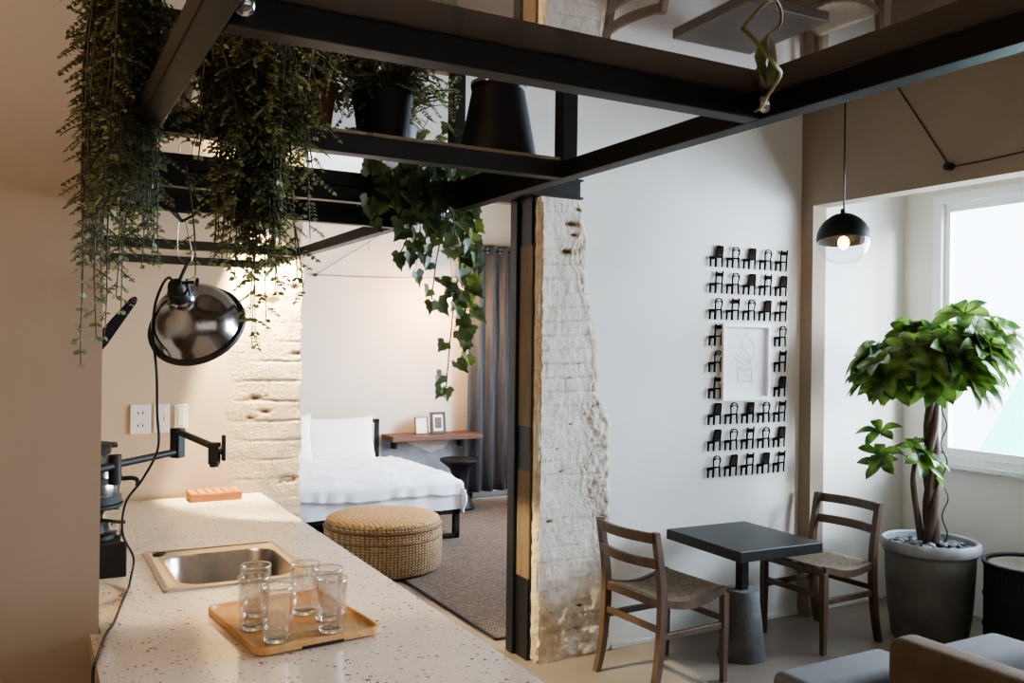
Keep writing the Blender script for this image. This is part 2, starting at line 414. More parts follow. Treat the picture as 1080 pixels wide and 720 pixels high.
def rough_wall(name, xl, xr, z0, z1, y, depth, seed, m, course, blen, groove, amp, taper, step=.008, chips=(), ltaper=0, lip=None, gcol=.35, foot=0):
    """brickwork relief: xl/xr are functions of z"""
    b = MB(); nz = int((z1-z0)/step); nx = int(max(xr(z0+(z1-z0)*k/20)-xl(z0+(z1-z0)*k/20) for k in range(21))/step)
    cav = []
    def f(u, v):
        z = z0+(z1-z0)*v; a = xl(z)+.008*fbm(seed, z*14); c = xr(z)+.012*fbm(seed+3, z*11)+.006*fbm(seed+1, z*45); x = a+(c-a)*u
        zz = z+.012*fbm(x*3, z*2, seed); k = math.floor(zz/course); fz = zz/course-k
        xx = x/blen+(k % 2)*.5+.2*noise.noise(V((k*3.7, seed, 0))); fx = xx-math.floor(xx)
        dz = min(fz, 1-fz)*course; dx = min(fx, 1-fx)*blen
        worn = max(0, .45+1.1*fbm(x*2.6, z*3.2, seed+9))
        g = worn*(math.exp(-(dz/.0055)**2)+.5*math.exp(-(dx/.005)**2))
        h = amp*fbm(x*9, z*9, seed)+amp*.7*fbm(x*40, z*26, seed)-groove*min(1.2, g)+.006*fbm(x*2.5, z*2.5, seed+5)
        cv = gcol*min(1, g)*max(0, .5+fbm(x*14, z*14, 3))
        cv += max(0, fbm(x*26, z*44, seed+2)-.5)*.7+max(0, fbm(x*45, z*130, seed+6)-.3)*.45
        for cx, cz, r, dd in chips:
            q = ((x-cx)**2+((z-cz)*2.6)**2)/(r*r)*max(.25, 1+.9*fbm(x*50, z*50, cx))
            if q < 4: h -= .55*dd*math.exp(-q); cv += 1.1*math.exp(-q*1.3)
        if lip:
            xp = interp(lip, z)+.022*fbm(z*9, 1.)+.012*fbm(z*30, 4.)+.005*fbm(z*90, 6.); d = x-xp
            if z > lip[0][0] and z < lip[-1][0]:
                h += .004*math.exp(-((d+.01)/.012)**2)
                if d > 0: h += -.009+.011*fbm(x*26, z*26, 7); cv += .12+.28*fbm(x*12, z*12, 4)
                cv += .55*math.exp(-((d-.006)/.009)**2)*max(0, .55+fbm(z*17, x*17))
        if foot:
            w = max(0, min(1, (foot+.08*fbm(x*6, 2.)-z)/.12)); cv += w*(.2+.22*fbm(x*7, z*7, 8)); h += w*.012*fbm(x*14, z*14, 1)
        e = min(1, (1-u)*(c-a)/taper) if taper else 1
        if ltaper: e = min(e, min(1, u*(c-a)/ltaper))
        cav.append(max(0, min(1, cv)))
        return (x, y-depth*e-h*e+(.004)*(1-e)**2, z)
    b.grid(nx, nz, f)
    n1 = nz+1; allv = list(b.bm.verts)
    for col in (0, nx):
        vs = [allv[col*n1+j] for j in range(n1)]
        bk = [b.bm.verts.new((v.co.x, y+.06 if col else y+.02, v.co.z)) for v in vs]
        for j in range(nz): b.bm.faces.new((vs[j], vs[j+1], bk[j+1], bk[j]))
    o = b.build(name, m, smooth='all')
    at = o.data.attributes.new('cavity', 'FLOAT', 'POINT')
    at.data.foreach_set('value', cav+[.3]*(len(o.data.vertices)-len(cav)))
    return struct(o)

edge = [(0, 2.835), (.05, 2.84), (.3, 2.84), (.6, 2.838), (.8, 2.84), (1.1, 2.835), (1.27, 2.83), (1.4, 2.75), (1.5, 2.755), (1.66, 2.74), (1.84, 2.7), (1.96, 2.67), (2.1, 2.665), (2.25, 2.67), (2.36, 2.64), (2.46, 2.61)]
def interp(tab, z):
    for (a, p), (c, q) in zip(tab, tab[1:]):
        if a <= z <= c: return p+(q-p)*(z-a)/(c-a)
    return tab[-1][1] if z > tab[-1][0] else tab[0][1]
chips = [(2.63, .27, .016, .03), (2.68, .84, .018, .03), (2.75, .95, .012, .02), (2.77, .73, .03, .03), (2.50, 1.0, .01, .02), (2.55, 2.32, .045, .02), (2.56, 2.26, .03, .02), (2.52, 2.17, .045, .03), (2.6, 2.4, .03, .02), (2.47, 1.12, .01, .02), (2.55, 1.25, .008, .02), (2.64, 1.3, .01, .02), (2.7, 1.34, .011, .02), (2.43, .74, .02, .02)]
lip = [(.55, 2.74), (.7, 2.72), (.8, 2.68), (.9, 2.64), (1.02, 2.65), (1.1, 2.69), (1.2, 2.67), (1.3, 2.63), (1.4, 2.66), (1.47, 2.70), (1.58, 2.71), (1.7, 2.70), (1.82, 2.66), (1.95, 2.63), (2.06, 2.58), (2.12, 2.56), (2.33, 2.61), (2.4, 2.63)]
rough_wall('wall_center', lambda z: 2.356+.006*sin(z*9), lambda z: interp(edge, z), 0., 2.45, WY, .022, 4.2, M['brick'], .075, .2, .005, .0035, .035, .006, chips=chips, lip=lip, foot=.36, gcol=.5)
# sandy, crumbling foot and left arris of the brick
def sandy(u, v):
    z = .0+.36*v; x = 2.365+(.27-.24*v*v)*u
    return (x, WY-.028-.013*(1-u)*(1-v)-.006*fbm(x*20, z*20, 2)-.012*fbm(x*7, z*7, 5)+.03*u*u*(1+.5*fbm(z*20, 3.)), z)
struct(MB().grid(34, 44, sandy).build('trim_5', M['plasteredge'], smooth='all'))
struct(MB().grid(6, 220, lambda u, v: (2.345+.022*u*u+.006*fbm(v*40, 2.), WY-.03+.045*(1-u)+.008*fbm(v*60, u*3), .02+2.4*v)).build('trim_6', M['plasteredge'], smooth='all'))
kchips = [(.985, 2.26, .05, .012), (.9, 1.42, .03, .012), (.94, 1.36, .022, .012), (.875, 1.33, .02, .01), (1.045, 1.05, .03, .03), (1.07, 1.92, .03, .015), (1.08, 1.62, .02, .015), (.97, 1.86, .05, .006)]
rough_wall('wall_kitchen_brick', lambda z: .72+.05*fbm(z*3, 3.), lambda z: 1.103+.005*sin(z*17), .8, 2.55, WY, .008, 8.8, M['kbrick'], .088, .24, .0032, .0012, 0, .005, chips=kchips, ltaper=.2, gcol=.5)

# steel post, plates, lintel and timber lining of the opening
t = thing('steel_post', 'black steel post standing against the timber-lined edge of the white brick pier', 'post', (2.35, 4.3, 0))
MB().box((2.318, 4.19, 0), (2.362, 4.265, 2.452), .004).build('pole', M['steel'], t)
for z0, z1 in ((0, .43), (1.0, 1.235), (2.2, 2.452)):
    MB().box((2.336, 4.06, z0), (2.35, 4.191, z1), .002).build('plate', M['steel'], t)
MB().box((2.338, 4.055, .43), (2.352, 4.189, 2.2), .002).build('trim_7', M['plywood']); struct(bpy.data.objects['trim_7'])
b = MB(); b.box((1.09, 3.985, 2.453), (2.61, 4.3, 2.463)); b.box((1.09, 3.985, 2.548), (2.61, 4.3, 2.558)); b.box((1.09, 4.0, 2.46), (2.6, 4.3, 2.55))
struct(b.build('trim_8', M['steel']))

# ------------------------------------------------------------------ kitchen counter
CT = 1.0
t = thing('kitchen_counter', 'long pale terrazzo kitchen counter with steel sink along the left', 'counter', (.53, 2, 0))
b = MB(); zt, zb = CT, CT-.04
SX0, SX1, SY0, SY1 = .345, .727, 2.535, 2.99
for lo, hi in (((.135, .8), (.92, 2.24)), ((.157, 2.24), (.92, 2.402)), ((-.9, 2.402), (.92, SY0)), ((-.9, SY0), (SX0, SY1)), ((SX1, SY0), (.92, SY1)), ((-.9, SY1), (.92, 4.0))):
    b.box((*lo, zb), (*hi, zt))
wt = b.build('worktop', M['terrazzo'], t)
b = MB(); b.box((.18, .82, .1), (.88, 2.2, zb)); b.box((.18, 2.42, .1), (.88, 4.0, zb-.22)); b.box((.2, .86, 0), (.84, 2.2, .1)); b.box((.2, 2.42, 0), (.84, 3.98, .1)); b.box((.86, 2.2, .1), (.88, 4.0, zb)); b.build('base_cabinet', M['cabinet'], t)

# sink
t = thing('kitchen_sink', 'rectangular stainless steel sink set into the terrazzo counter', 'sink', (.536, 2.76, CT))
cx, cy, n = .536, 2.762, 9
L = [rrect(cx, cy, .418, .49, .012, n, CT+.0005), rrect(cx, cy, .416, .488, .012, n, CT+.006), rrect(cx, cy, .385, .455, .012, n, CT+.006), rrect(cx, cy, .38, .45, .012, n, CT+.0035),
     rrect(cx+.005, cy-.022, .335, .37, .075, n, CT+.003), rrect(cx+.005, cy-.022, .325, .36, .07, n, CT-.004), rrect(cx+.005, cy-.022, .312, .345, .065, n, CT-.15), rrect(cx+.005, cy-.022, .27, .3, .055, n, CT-.175), rrect(cx+.005, cy-.022, .05, .05, .024, n, CT-.178)]
MB().loops(L, True).build('basin', M['stainless'], t, smooth=True)
MB().lathe([(0, 0), (.017, 0), (.017, .002), (.02, .002), (.02, -.001)], (.372, 2.962, CT+.005), 20).build('tap_hole', M['rubber'], t, smooth=True)
MB().lathe([(.0, .004), (.018, .004), (.03, .003), (.034, 0)], (cx+.005, cy-.022, CT-.178), 24).build('drain', M['chromepin'], t, smooth=True)

# soap board
t = thing('wooden_board', 'small grooved orange-brown wooden board on the counter by the brick wall', 'board', (.71, 3.92, CT))
b = MB(); b.box((.605, 3.86, CT+.002), (.812, 3.99, CT+.024), .003)
for k in range(6):
    x = .605+k*.0352; b.box((x, 3.86, CT+.02), (x+.031, 3.99, CT+.036), .003)
b.build('slats', M['boardwood'], t)
MB().box((.605, 3.856, CT), (.812, 3.862, CT+.033), .002).build('front_strip', M['boardwood'], t)

# tray and tumblers
trayrot = Matrix.Rotation(radians(6), 3, 'Z')
t = thing('serving_tray', 'square pale wooden tray carrying drinking glasses near the counter edge', 'tray', (.567, 2.118, CT))
W_, H_ = .3, .385
L = [rrect(0, 0, W_-.02, H_-.02, .02, 7, 0), rrect(0, 0, W_, H_, .028, 7, .004), rrect(0, 0, W_, H_, .028, 7, .017), rrect(0, 0, W_-.004, H_-.004, .027, 7, .019), rrect(0, 0, W_-.018, H_-.018, .022, 7, .019), rrect(0, 0, W_-.024, H_-.024, .02, 7, .011)]
b = MB(); b.loops([[trayrot @ p+V((.567, 2.118, CT+.0005)) for p in l] for l in L], True)
b.bm.faces.new([v for v in list(b.bm.verts)[:28]][::-1])
b.build('tray_base', M['traywood'], t, smooth=True)
b = MB(); b.box((-.05, -H_/2-.0008, .001), (.05, -H_/2+.004, .009), .002)
for v in b.bm.verts: v.co = trayrot @ v.co+V((.567, 2.118, CT+.0005))
b.build('notch_shade', M['rugedge'], t)  # dark strip laid on the front for the shade inside the notch
def tumbler_mesh():
    b = MB(); n = 40; H = .122
    prof = [(0, .0), (.024, 0), (.0275, .003)]
    for k in range(1, 25):
        z = .003+(H-.003)*k/24; prof.append((.0275+.0095*(z/H)**.8, z))
    inner = [(.0345, H+.0008)]+[(.0275+.0095*(z/H)**.8-.0026, z) for z in [H*(1-k/10) for k in range(1, 9)]]+[(.018, .013), (0, .012)]
    b.lathe(prof+inner, n=n)
    for v in b.bm.verts:
        r = sqrt(v.co.x**2+v.co.y**2); z = v.co.z
        if r > .02 and .012 < z < .078 and r > .0275+.0095*(z/H)**.8-.001:
            a = math.atan2(v.co.y, v.co.x); s = min(1, (z-.012)/.01, (.078-z)/.015)
            d = .0011*s*(cos(a*8+z*260)+cos(a*8-z*260))
            v.co.x *= 1+d/r; v.co.y *= 1+d/r
    return b
gl = tumbler_mesh().build('drinking_glass', M['tumbler'], smooth='all')
spots = [((.494, 2.182), 'clear tumbler at the back left corner of the wooden tray, nearest the sink'),
         ((.468, 2.082), 'clear tumbler at the left side of the tray, middle of three in line'),
         ((.494, 1.975), 'clear tumbler at the front of the tray, closest to the camera'),
         ((.604, 2.145), 'clear tumbler at the back of the right pair, touching the far glasses'),
         ((.640, 2.075), 'clear tumbler on the right of the tray, mostly hidden behind the front right tumbler'),
         ((.622, 1.985), 'clear tumbler alone at the front right of the wooden tray')]
WORLD[gl.name] = Matrix()
put(MB().lathe([(0, .0015), (.025, .0015), (.0265, .004), (.0268, .011), (.022, .0135), (0, .0125)], n=40).build('base', M['tumblerbase'], smooth=True), gl)
put(MB().lathe([(.0349, .1215), (.0357, .1235), (.0365, .1215), (.0357, .12)], n=48, closed=True).build('rim', M['tumblerbase'], smooth='all'), gl)
for i, ((x, y), lab) in enumerate(spots):
    o = gl if i == 0 else copy_tree(gl)
    o.location = (x, y, CT+.012); o.rotation_euler.z = i*.7
    tag(o, lab, 'glass', 'drinking glasses on the wooden tray')

# coffee machine, carafe
t = thing('coffee_maker', 'black coffee machine half hidden behind the left wall', 'coffee maker', (.13, 2.8, CT))
MB().box((.03, 2.74, CT), (.258, 2.95, CT+.1), .004).build('base', M['blackmetal'], t)
b = MB(); b.lathe([(.0, .0), (.075, 0), (.075, .012), (.055, .018), (.05, .05), (.038, .06), (.03, .075), (0, .075)], (.165, 2.84, CT+.1), 24); b.build('valve_body', M['blackmetal'], t, smooth=True)
b = MB(); b.box((.2, 2.8, CT+.1), (.245, 2.86, CT+.185), .008); b.build('water_tank', M['water'], t)
b = MB(); b.tube([(.175, 2.8, CT+.145), (.2, 2.785, CT+.158), (.235, 2.775, CT+.152), (.256, 2.775, CT+.15)], .005, 8); b.tube([(.165, 2.8, CT+.17), (.165, 2.77, CT+.185)], .012, 10); b.tube([(.14, 2.79, CT+.19), (.2, 2.78, CT+.188)], .007, 8); b.build('lever', M['rubber'], t, smooth=True)
b = MB()
for k in range(3): b.tube([(.222+.012*k, 2.76, CT+.108+.02*(2-k)), (.222+.012*k, 2.735, CT+.108+.02*(2-k))], .006, 10)
b.build('switch_knob', M['chromepin'], t, smooth=True)
b = MB(); b.lathe([(0, 0), (.09, 0), (.095, .004), (.095, .012), (0, .012)], (.16, 2.84, CT+.188), 28); b.tube([(.16, 2.84, CT+.17), (.16, 2.84, CT+.19)], .05, 16); b.build('warming_plate', M['blackmetal'], t, smooth=True)
cz = CT+.2
t = thing('coffee_carafe', 'steel coffee carafe with black lid and handle on the coffee machine', 'carafe', (.16, 2.84, cz))
MB().lathe([(0, 0), (.082, 0), (.088, .006), (.09, .03), (.09, .06), (.086, .08), (.078, .11), (.068, .135), (.06, .146), (0, .146)], (.16, 2.84, cz), 32).build('body', M['chrome'], t, smooth=True)
MB().lathe([(.0915, .0), (.0925, .022), (.089, .024), (.0905, 0)], (.16, 2.84, cz+.003), 32, closed=True).build('foot_ring', M['rubber'], t, smooth=True)
b = MB(); b.lathe([(.092, .062), (.093, .078), (.089, .08), (.089, .062)], (.16, 2.84, cz), 32, closed=True); b.tube(smoothpath([(.245, 2.8, cz+.072), (.275, 2.785, cz+.074), (.288, 2.78, cz+.066), (.287, 2.78, cz+.052)], 5), .0065, 8); b.build('handle_band', M['rubber'], t, smooth=True)
b = MB(); b.lathe([(.062, 0), (.063, .012), (.068, .026), (.06, .03), (0, .03)], (.16, 2.84, cz+.145), 28); b.box((.2, 2.82, cz+.16), (.238, 2.86, cz+.174), .004); b.build('lid', M['rubber'], t, smooth=True)

# pot filler
t = thing('pot_filler_tap', 'black folding pot filler tap reaching over the counter toward the sink', 'tap', (.215, 2.61, 1.34))
b = MB(); b.tube([(.115, 2.4, 1.335), (.115, 2.412, 1.335)], .028, 18); b.tube(smoothpath([(.115, 2.41, 1.335), (.13, 2.5, 1.335), (.207, 2.605, 1.335)], 5), .011, 12); b.tube([(.213, 2.61, 1.285), (.213, 2.61, 1.365)], .017, 14); b.build('wall_bracket', M['blackmetal'], t, smooth=True)
MB().tube([(.213, 2.61, 1.338), (.399, 2.8, 1.343)], .0105, 12).build('arm', M['blackmetal'], t, smooth=True)
MB().box((.383, 2.784, 1.325), (.415, 2.816, 1.413), .003, rot=Matrix.Rotation(radians(45), 3, 'Z')).build('elbow_joint', M['blackmetal'], t)
MB().tube([(.399, 2.8, 1.403), (.437, 2.42, 1.396)], .0095, 12).build('arm', M['blackmetal'], t, smooth=True)
b = MB(); b.tube([(.437, 2.42, 1.352), (.437, 2.42, 1.408)], .016, 14); b.tube([(.437, 2.42, 1.35), (.437, 2.42, 1.344)], .012, 12); b.tube([(.437, 2.42, 1.39), (.457, 2.412, 1.389)], .012, 10); b.build('spout_head', M['blackmetal'], t, smooth=True)
MB().box((.455, 2.4, 1.36), (.463, 2.424, 1.428), .003).build('lever_handle', M['blackmetal'], t)

# pan hanging on the back of the left wall, only its handle shows
t = thing('frying_pan', 'black frying pan hung behind the left wall with its handle showing', 'pan', (.09, 2.46, 1.56))
b = MB()
rot = Matrix.Rotation(radians(90), 3, 'X')
b.lathe([(0, 0), (.105, 0), (.128, .035), (.13, .035), (.108, -.004), (0, -.004)], (.03, 2.45, 1.52), 32, mx=rot); b.build('pan_body', M['blackmetal'], t, smooth=True)
d = V((.238-.168, 0, .1)).normalized(); s_ = V((d.z, 0, -d.x)); a = V((.11, 2.46, 1.6)); e = V((.246, 2.46, 1.786))
w0, w1 = .017, .009
pts = [a-s_*w0*.7, V((.165, 2.46, 1.672))-s_*w0, e-d*.012-s_*w1, e-d*.003-s_*w1*.6, e, e-d*.003+s_*w1*.6, e-d*.012+s_*w1, V((.165, 2.46, 1.672))+s_*w0, a+s_*w0*.7]
MB().prism(pts, (0, .012, 0)).build('handle', M['rubber'], t)
MB().lathe([(.0035, -.001), (.0055, -.001), (.0055, .014), (.0035, .014)], e-d*.011+V((0, 0, 0)), 12, mx=Matrix.Rotation(radians(-90), 3, 'X'), closed=True).build('hang_ring', M['wirem'], t, smooth=True)
MB().box((.0, 2.4, 1.62), (.05, 2.452, 1.632), .002).build('wall_hook', M['steel']); tag(bpy.data.objects['wall_hook'], 'small black hook holding the frying pan behind the left wall', 'hook')

# socket plates
def plate(name, x0, x1, z0, z1, label, kind):
    t = thing(name, label, 'socket' if kind == 'socket' else 'switch', ((x0+x1)/2, WY, (z0+z1)/2), 'white electrical plates on the kitchen wall')
    MB().box((x0, WY-.009, z0), (x1, WY, z1), .003).build('face_plate', M['plasterwhite'], t)
    if kind == 'socket':
        for zc in (z0+.036, z1-.036):
            q = MB()
            for dx in (-.009, .009): q.box(((x0+x1)/2+dx-.002, WY-.0097, zc-.006), ((x0+x1)/2+dx+.002, WY-.0085, zc+.006))
            q.build('socket_slots', M['rugedge'], t)
    else:
        MB().box((x0+.014, WY-.012, z0+.016), (x1-.014, WY-.008, z1-.016), .002).build('rocker', M['plasterwhite'], t)
        if kind == 'switch': MB().box((x1-.024, WY-.0125, (z0+z1)/2-.008), (x1-.021, WY-.0115, (z0+z1)/2+.008)).build('marker', M['rugedge'], t)
plate('wall_socket', .383, .464, 1.277, 1.402, 'double socket plate, left of three white plates on the kitchen wall', 'socket')
plate('wall_switch', .475, .538, 1.28, 1.402, 'white switch plate, middle of three plates on the kitchen wall', 'switch')
plate('wall_switch', .557, .612, 1.292, 1.398, 'blank white plate, rightmost of three on the kitchen wall', 'blank')

# ------------------------------------------------------------------ hanging steel rack with glass
RZ = 1.985; T = .032; RL, RR = .135, .895; R0, R1 = .28, 3.86
t = thing('hanging_rack', 'black steel rack with glass shelves hung over the kitchen counter', 'rack', (.5, 1.4, RZ))
for x in (RL, RR-T):
    MB().box((x, R0, RZ), (x+T, R1, RZ+T), .002).build('side_rail', M['steel'], t)
ys = [R0, .885, 1.388, 1.872, 2.235, 3.2, 3.83]
for y in ys: MB().box((RL+T, y, RZ), (RR-T, y+T, RZ+T), .002).build('crossbar', M['steel'], t)
UZ = RZ+.32
for x in (RL, RR-T):
    for y in (.885, 1.388, 1.872):
        if (x, y) == (RR-T, .885): continue
        MB().box((x, y, RZ+T), (x+T, y+T, UZ), .002).build('post', M['steel'], t)
for x in (RL, RR-T): MB().box((x, 1.388, UZ), (x+T, 1.872+T, UZ+T), .002).build('upper_rail', M['steel'], t)
for y in (1.388, 1.872): MB().box((RL+T, y, UZ), (RR-T, y+T, UZ+T), .002).build('upper_rail', M['steel'], t)
for x, y in ((RL, 1.388), (RR-T, 1.872), (RL, 1.872)): MB().box((x+.006, y+.006, UZ+T), (x+T-.006, y+T-.006, CZ), .002).build('hanger_rod', M['steel'], t)
for x, y in ((RL, R0), (RR-T, R0)): MB().box((x+.006, y+.006, RZ+T), (x+T-.006, y+T-.006, CZ), .002).build('hanger_rod', M['steel'], t)
for a, c in zip(ys, ys[1:]):
    if a == .885 or a > 2.0: continue
    MB().box((RL+.004, a+.006, RZ+T+.0005), (RR-.004, c+T-.006 if c == ys[-1] else c+.012, RZ+T+.0065)).build('glass_shelf', M['rackglass'], t)
for x, y in ((RR-T-.006, .872), (RL+T+.012, .868)):
    MB().sphere((x, y, RZ+.016), .012, u=16, v=10).build('glass_clip', M['chromepin'], t, smooth='all')
for y0, y1, x in ((1.872, 1.9, RR-T-.02), (1.872, 1.9, RL+T+.01)):
    MB().lathe([(0, 0), (.007, 0), (.009, .012), (.006, .022), (.009, .03), (.009, .045), (0, .045)], (x, 1.866, RZ-.008), 14).build('glass_clip', M['chromepin'], t, smooth=True)

# clamp lamp
LY = 2.3; S = .95
t = thing('clamp_lamp', 'silver aluminium clamp work lamp hanging over the counter from the rack', 'lamp', (.33, LY, 1.98))
jn = V((.331, LY, 1.968))
b = MB()
for x, y in ((.297, 2.245), (.312, 2.262), (.362, 2.25)): b.tube([(x, y, RZ+.001), jn+V((0, -.002, 0))], .0034, 8)
b.tube([(.297, 2.245, RZ), (.362, 2.25, RZ)], .0034, 8); b.build('wire_hook', M['steel'], t, smooth=True)
b = MB()
loop = smoothpath([(.345, LY, 1.865), (.325, LY, 1.88), (.321, LY, 1.93), (.324, LY, 1.965), (.332, LY, 1.974), (.34, LY, 1.965), (.348, LY, 1.93), (.356, LY, 1.88), (.345, LY, 1.862)], 6); b.tube(loop, .0019, 6); b.build('hanger_loop', M['wirem'], t, smooth=True)
rim = V((.373, LY+.02, 1.714)); ax = V((.42, .66, -.58)).normalized()
q = V((0, 0, 1)).rotation_difference(ax).to_matrix()
def at(s_): return rim+ax*s_*S
def sc_(pr): return [(r*S, z*S) for r, z in pr]
sp = [(.12, .0), (.119, -.004), (.113, -.014), (.108, -.032), (.098, -.054), (.082, -.075), (.06, -.093), (.043, -.101), (.034, -.108), (.031, -.122)]
b = MB(); b.lathe(sc_(sp+[(r-.0018, z-.0005) for r, z in sp[::-1]]), rim, 56, mx=q, closed=True); b.build('shade', M['chrome'], t, smooth=True)
b = MB(); b.lathe(sc_([(.118, -.008), (.126, -.006), (.127, .006), (.118, .004)]), rim, 56, mx=q, closed=True); b.build('shade_rim', M['rubber'], t, smooth=True)
b = MB(); b.lathe(sc_([(0, -.172), (.016, -.17), (.021, -.16), (.022, -.146), (.027, -.144), (.029, -.135), (.031, -.12), (.034, -.11), (.03, -.105), (.0, -.105)]), rim, 24, mx=q)
b.build('socket', M['rubber'], t, smooth=True)
c = at(-.155); b = MB(); b.tube([c+V((.01, -.02, .01)), c+V((.035, -.03, .012))], .004, 8); b.sphere(c+V((.042, -.032, .012)), .011, (.5, .3, 1)); b.tube([c, V((.345, LY, 1.866))], .0045, 8); b.tube([c+V((.02, -.02, .02)), c+V((.028, -.02, -.02))], .003, 6); b.build('wing_clamp', M['steel'], t, smooth=True)
b = MB(); b.sphere(at(-.108), .017, (1, 1, 1)); b.build('bulb', M['bulbspot'], t, smooth='all')
c0 = at(-.171)
cord = smoothpath([c0, c0+V((-.012, 0, .012)), (.288, LY, 1.81), (.272, LY, 1.76), (.268, LY, 1.69), (.277, LY-.005, 1.6), (.285, LY+.04, 1.5), (.295, LY+.1, 1.4), (.27, LY+.2, 1.31), (.237, LY+.27, 1.24), (.235, LY+.32, 1.15), (.265, LY+.37, 1.08), (.27, LY+.38, 1.05), (.262, 2.66, 1.02), (.25, 2.6, 1.004), (.225, 2.48, 1.004), (.19, 2.3, 1.004), (.168, 2.22, 1.004), (.136, 2.05, 1.003), (.127, 2.0, .99), (.1265, 1.97, .94), (.132, 1.94, .86), (.125, 1.9, .7)], 6)
b = MB(); b.tube(cord, .0032, 8); b.build('cord', M['rubber'], t, smooth='all')

# ------------------------------------------------------------------ foliage
def leaf2(bm, p, d, nrm, ln, wd, fold=.25):
    d = d.normalized(); s = d.cross(nrm)
    s = s.normalized() if s.length > 1e-5 else d.orthogonal().normalized(); u = s.cross(d)
    a = bm.verts.new(p); m = bm.verts.new(p+d*ln*.55+u*(-fold*wd)); e = bm.verts.new(p+d*ln+u*(-.12*ln))
    for sg in (1, -1):
        l1 = bm.verts.new(p+d*ln*.28+s*(sg*wd*.85)); l2 = bm.verts.new(p+d*ln*.72+s*(sg*wd*.85)-u*(.04*ln))
        bm.faces.new((a, l1, m) if sg > 0 else (a, m, l1)); bm.faces.new((l1, l2, m) if sg > 0 else (l1, m, l2)); bm.faces.new((l2, e, m) if sg > 0 else (l2, m, e))

def rnd(a, b): return random.uniform(a, b)

def vine(stem, lf, start, length, dirx, twigs=True, lsz=.012, sway=.25, dens=1., lift=.0, gap=.0078, tmax=.08):
    """one hanging strand of small oval leaflets"""
    p = V(start); d = V((dirx[0], dirx[1], lift if lift >= .6 else lift-.8)); d.normalize(); pts = [p.copy()]; step = .02; n = int(length/step)
    for i in range(n):
        d = d*.86+V((rnd(-sway, sway), rnd(-sway, sway), -1))*.16
        d.normalize(); p = p+d*step; pts.append(p.copy())
    stem.tube(pts, [.0018*(1-.6*i/len(pts)) for i in range(len(pts))], 4, cap=False)
    for i in range(1, len(pts)):
        f = i/len(pts); t = (pts[i]-pts[i-1]).normalized()
        if twigs and f < .93 and random.random() < .8*dens:
            a = rnd(0, 2*pi); o = (t.orthogonal().normalized()); o = Matrix.Rotation(a, 3, t) @ o
            td = (o*.9+t*.35+V((0, 0, -.1))).normalized(); tl = rnd(.4*tmax, tmax)*(1-.5*f); k = int(tl/gap)
            q = pts[i].copy(); nn = V((rnd(-.4, .4), rnd(-.4, .4), 1)).normalized(); tp = [q.copy()]
            for j in range(k):
                td = (td+V((0, 0, -.06))).normalized(); q = q+td*gap; tp.append(q.copy())
                s = td.cross(nn).normalized(); g = lsz*(1-.45*j/k)
                for sg in (1, -1): leaf2(lf.bm, q, td*.55+s*sg, nn+V((rnd(-.3, .3), rnd(-.3, .3), 0)), g*rnd(.8, 1.15), g*.36)
            if len(tp) > 1: stem.tube(tp, .0008, 3, cap=False)
            leaf2(lf.bm, q, td, nn, lsz*.8, lsz*.3)
        else:
            nn = V((rnd(-1, 1), rnd(-1, 1), rnd(0, 1))).normalized(); s = t.cross(nn).normalized()
            for sg in (1, -1): leaf2(lf.bm, pts[i], s*sg+t*.45, nn, lsz*rnd(.8, 1.2), lsz*.38)

def pot(parent, c, r0, r1, h, m, name='pot', wall=.005):
    c = V(c)
    MB().lathe([(0, 0), (r0, 0), (r1, h), (r1-wall, h), (r1-wall-.002, h-.012), (0, h-.014)], c, 28).build(name, m, parent, smooth=True)

GZ = RZ+T+.0065   # top of the glass
# left trailing plant
t = thing('trailing_fern', 'dense trailing leafy plant hanging in front of the left wall', 'hanging plant', (.09, 1.45, 2.2))
pot(t, (.075, 1.42, 2.22), .05, .07, .12, M['blackmetal'])
MB().tube([(.135, 1.42, 2.285), (.151, 1.42, 2.285)], .006, 8).build('pot_hook', M['steel'], t)
st = MB(); lf = MB()
for k in range(52):
    a = rnd(0, 2*pi); r = rnd(.02, .06)
    vine(st, lf, (.118+r*cos(a)*.55, 1.42+r*sin(a)*1.2, 2.27), rnd(.28, .5), (cos(a)*.08, sin(a)*.2), lsz=.0098, lift=.2, sway=.22, tmax=.075)
for k in range(30):
    a = rnd(0, 2*pi); vine(st, lf, (.118+rnd(-.028, .03), 1.42+rnd(-.06, .08), rnd(2.02, 2.14)), rnd(.12, .24), (cos(a)*.15, sin(a)*.3), lsz=.0092, sway=.25, tmax=.07)
for x, y, l, dx in ((.09, 1.38, .6, -.15), (.1, 1.42, .58, -.05), (.095, 1.42, .5, -.25), (.12, 1.46, .52, .1), (.145, 1.5, .44, .3), (.12, 1.4, .5, .1), (.105, 1.5, .5, -.02), (.095, 1.4, .56, -.05), (.13, 1.42, .42, .2)):
    vine(st, lf, (x, y, 2.24), l, (dx, .05), lsz=.0098, dens=1.1, sway=.2, tmax=.06)
for k in range(12):
    vine(st, lf, (.11+rnd(-.03, .04), 1.42+rnd(-.05, .05), 2.275), rnd(.1, .2), (rnd(-.1, .2), rnd(-.4, .4)), lsz=.0098, lift=1.)
st.build('stems', M['twig'], t, recalc=False); lf.build('leaves', M['fern'], t, recalc=False)

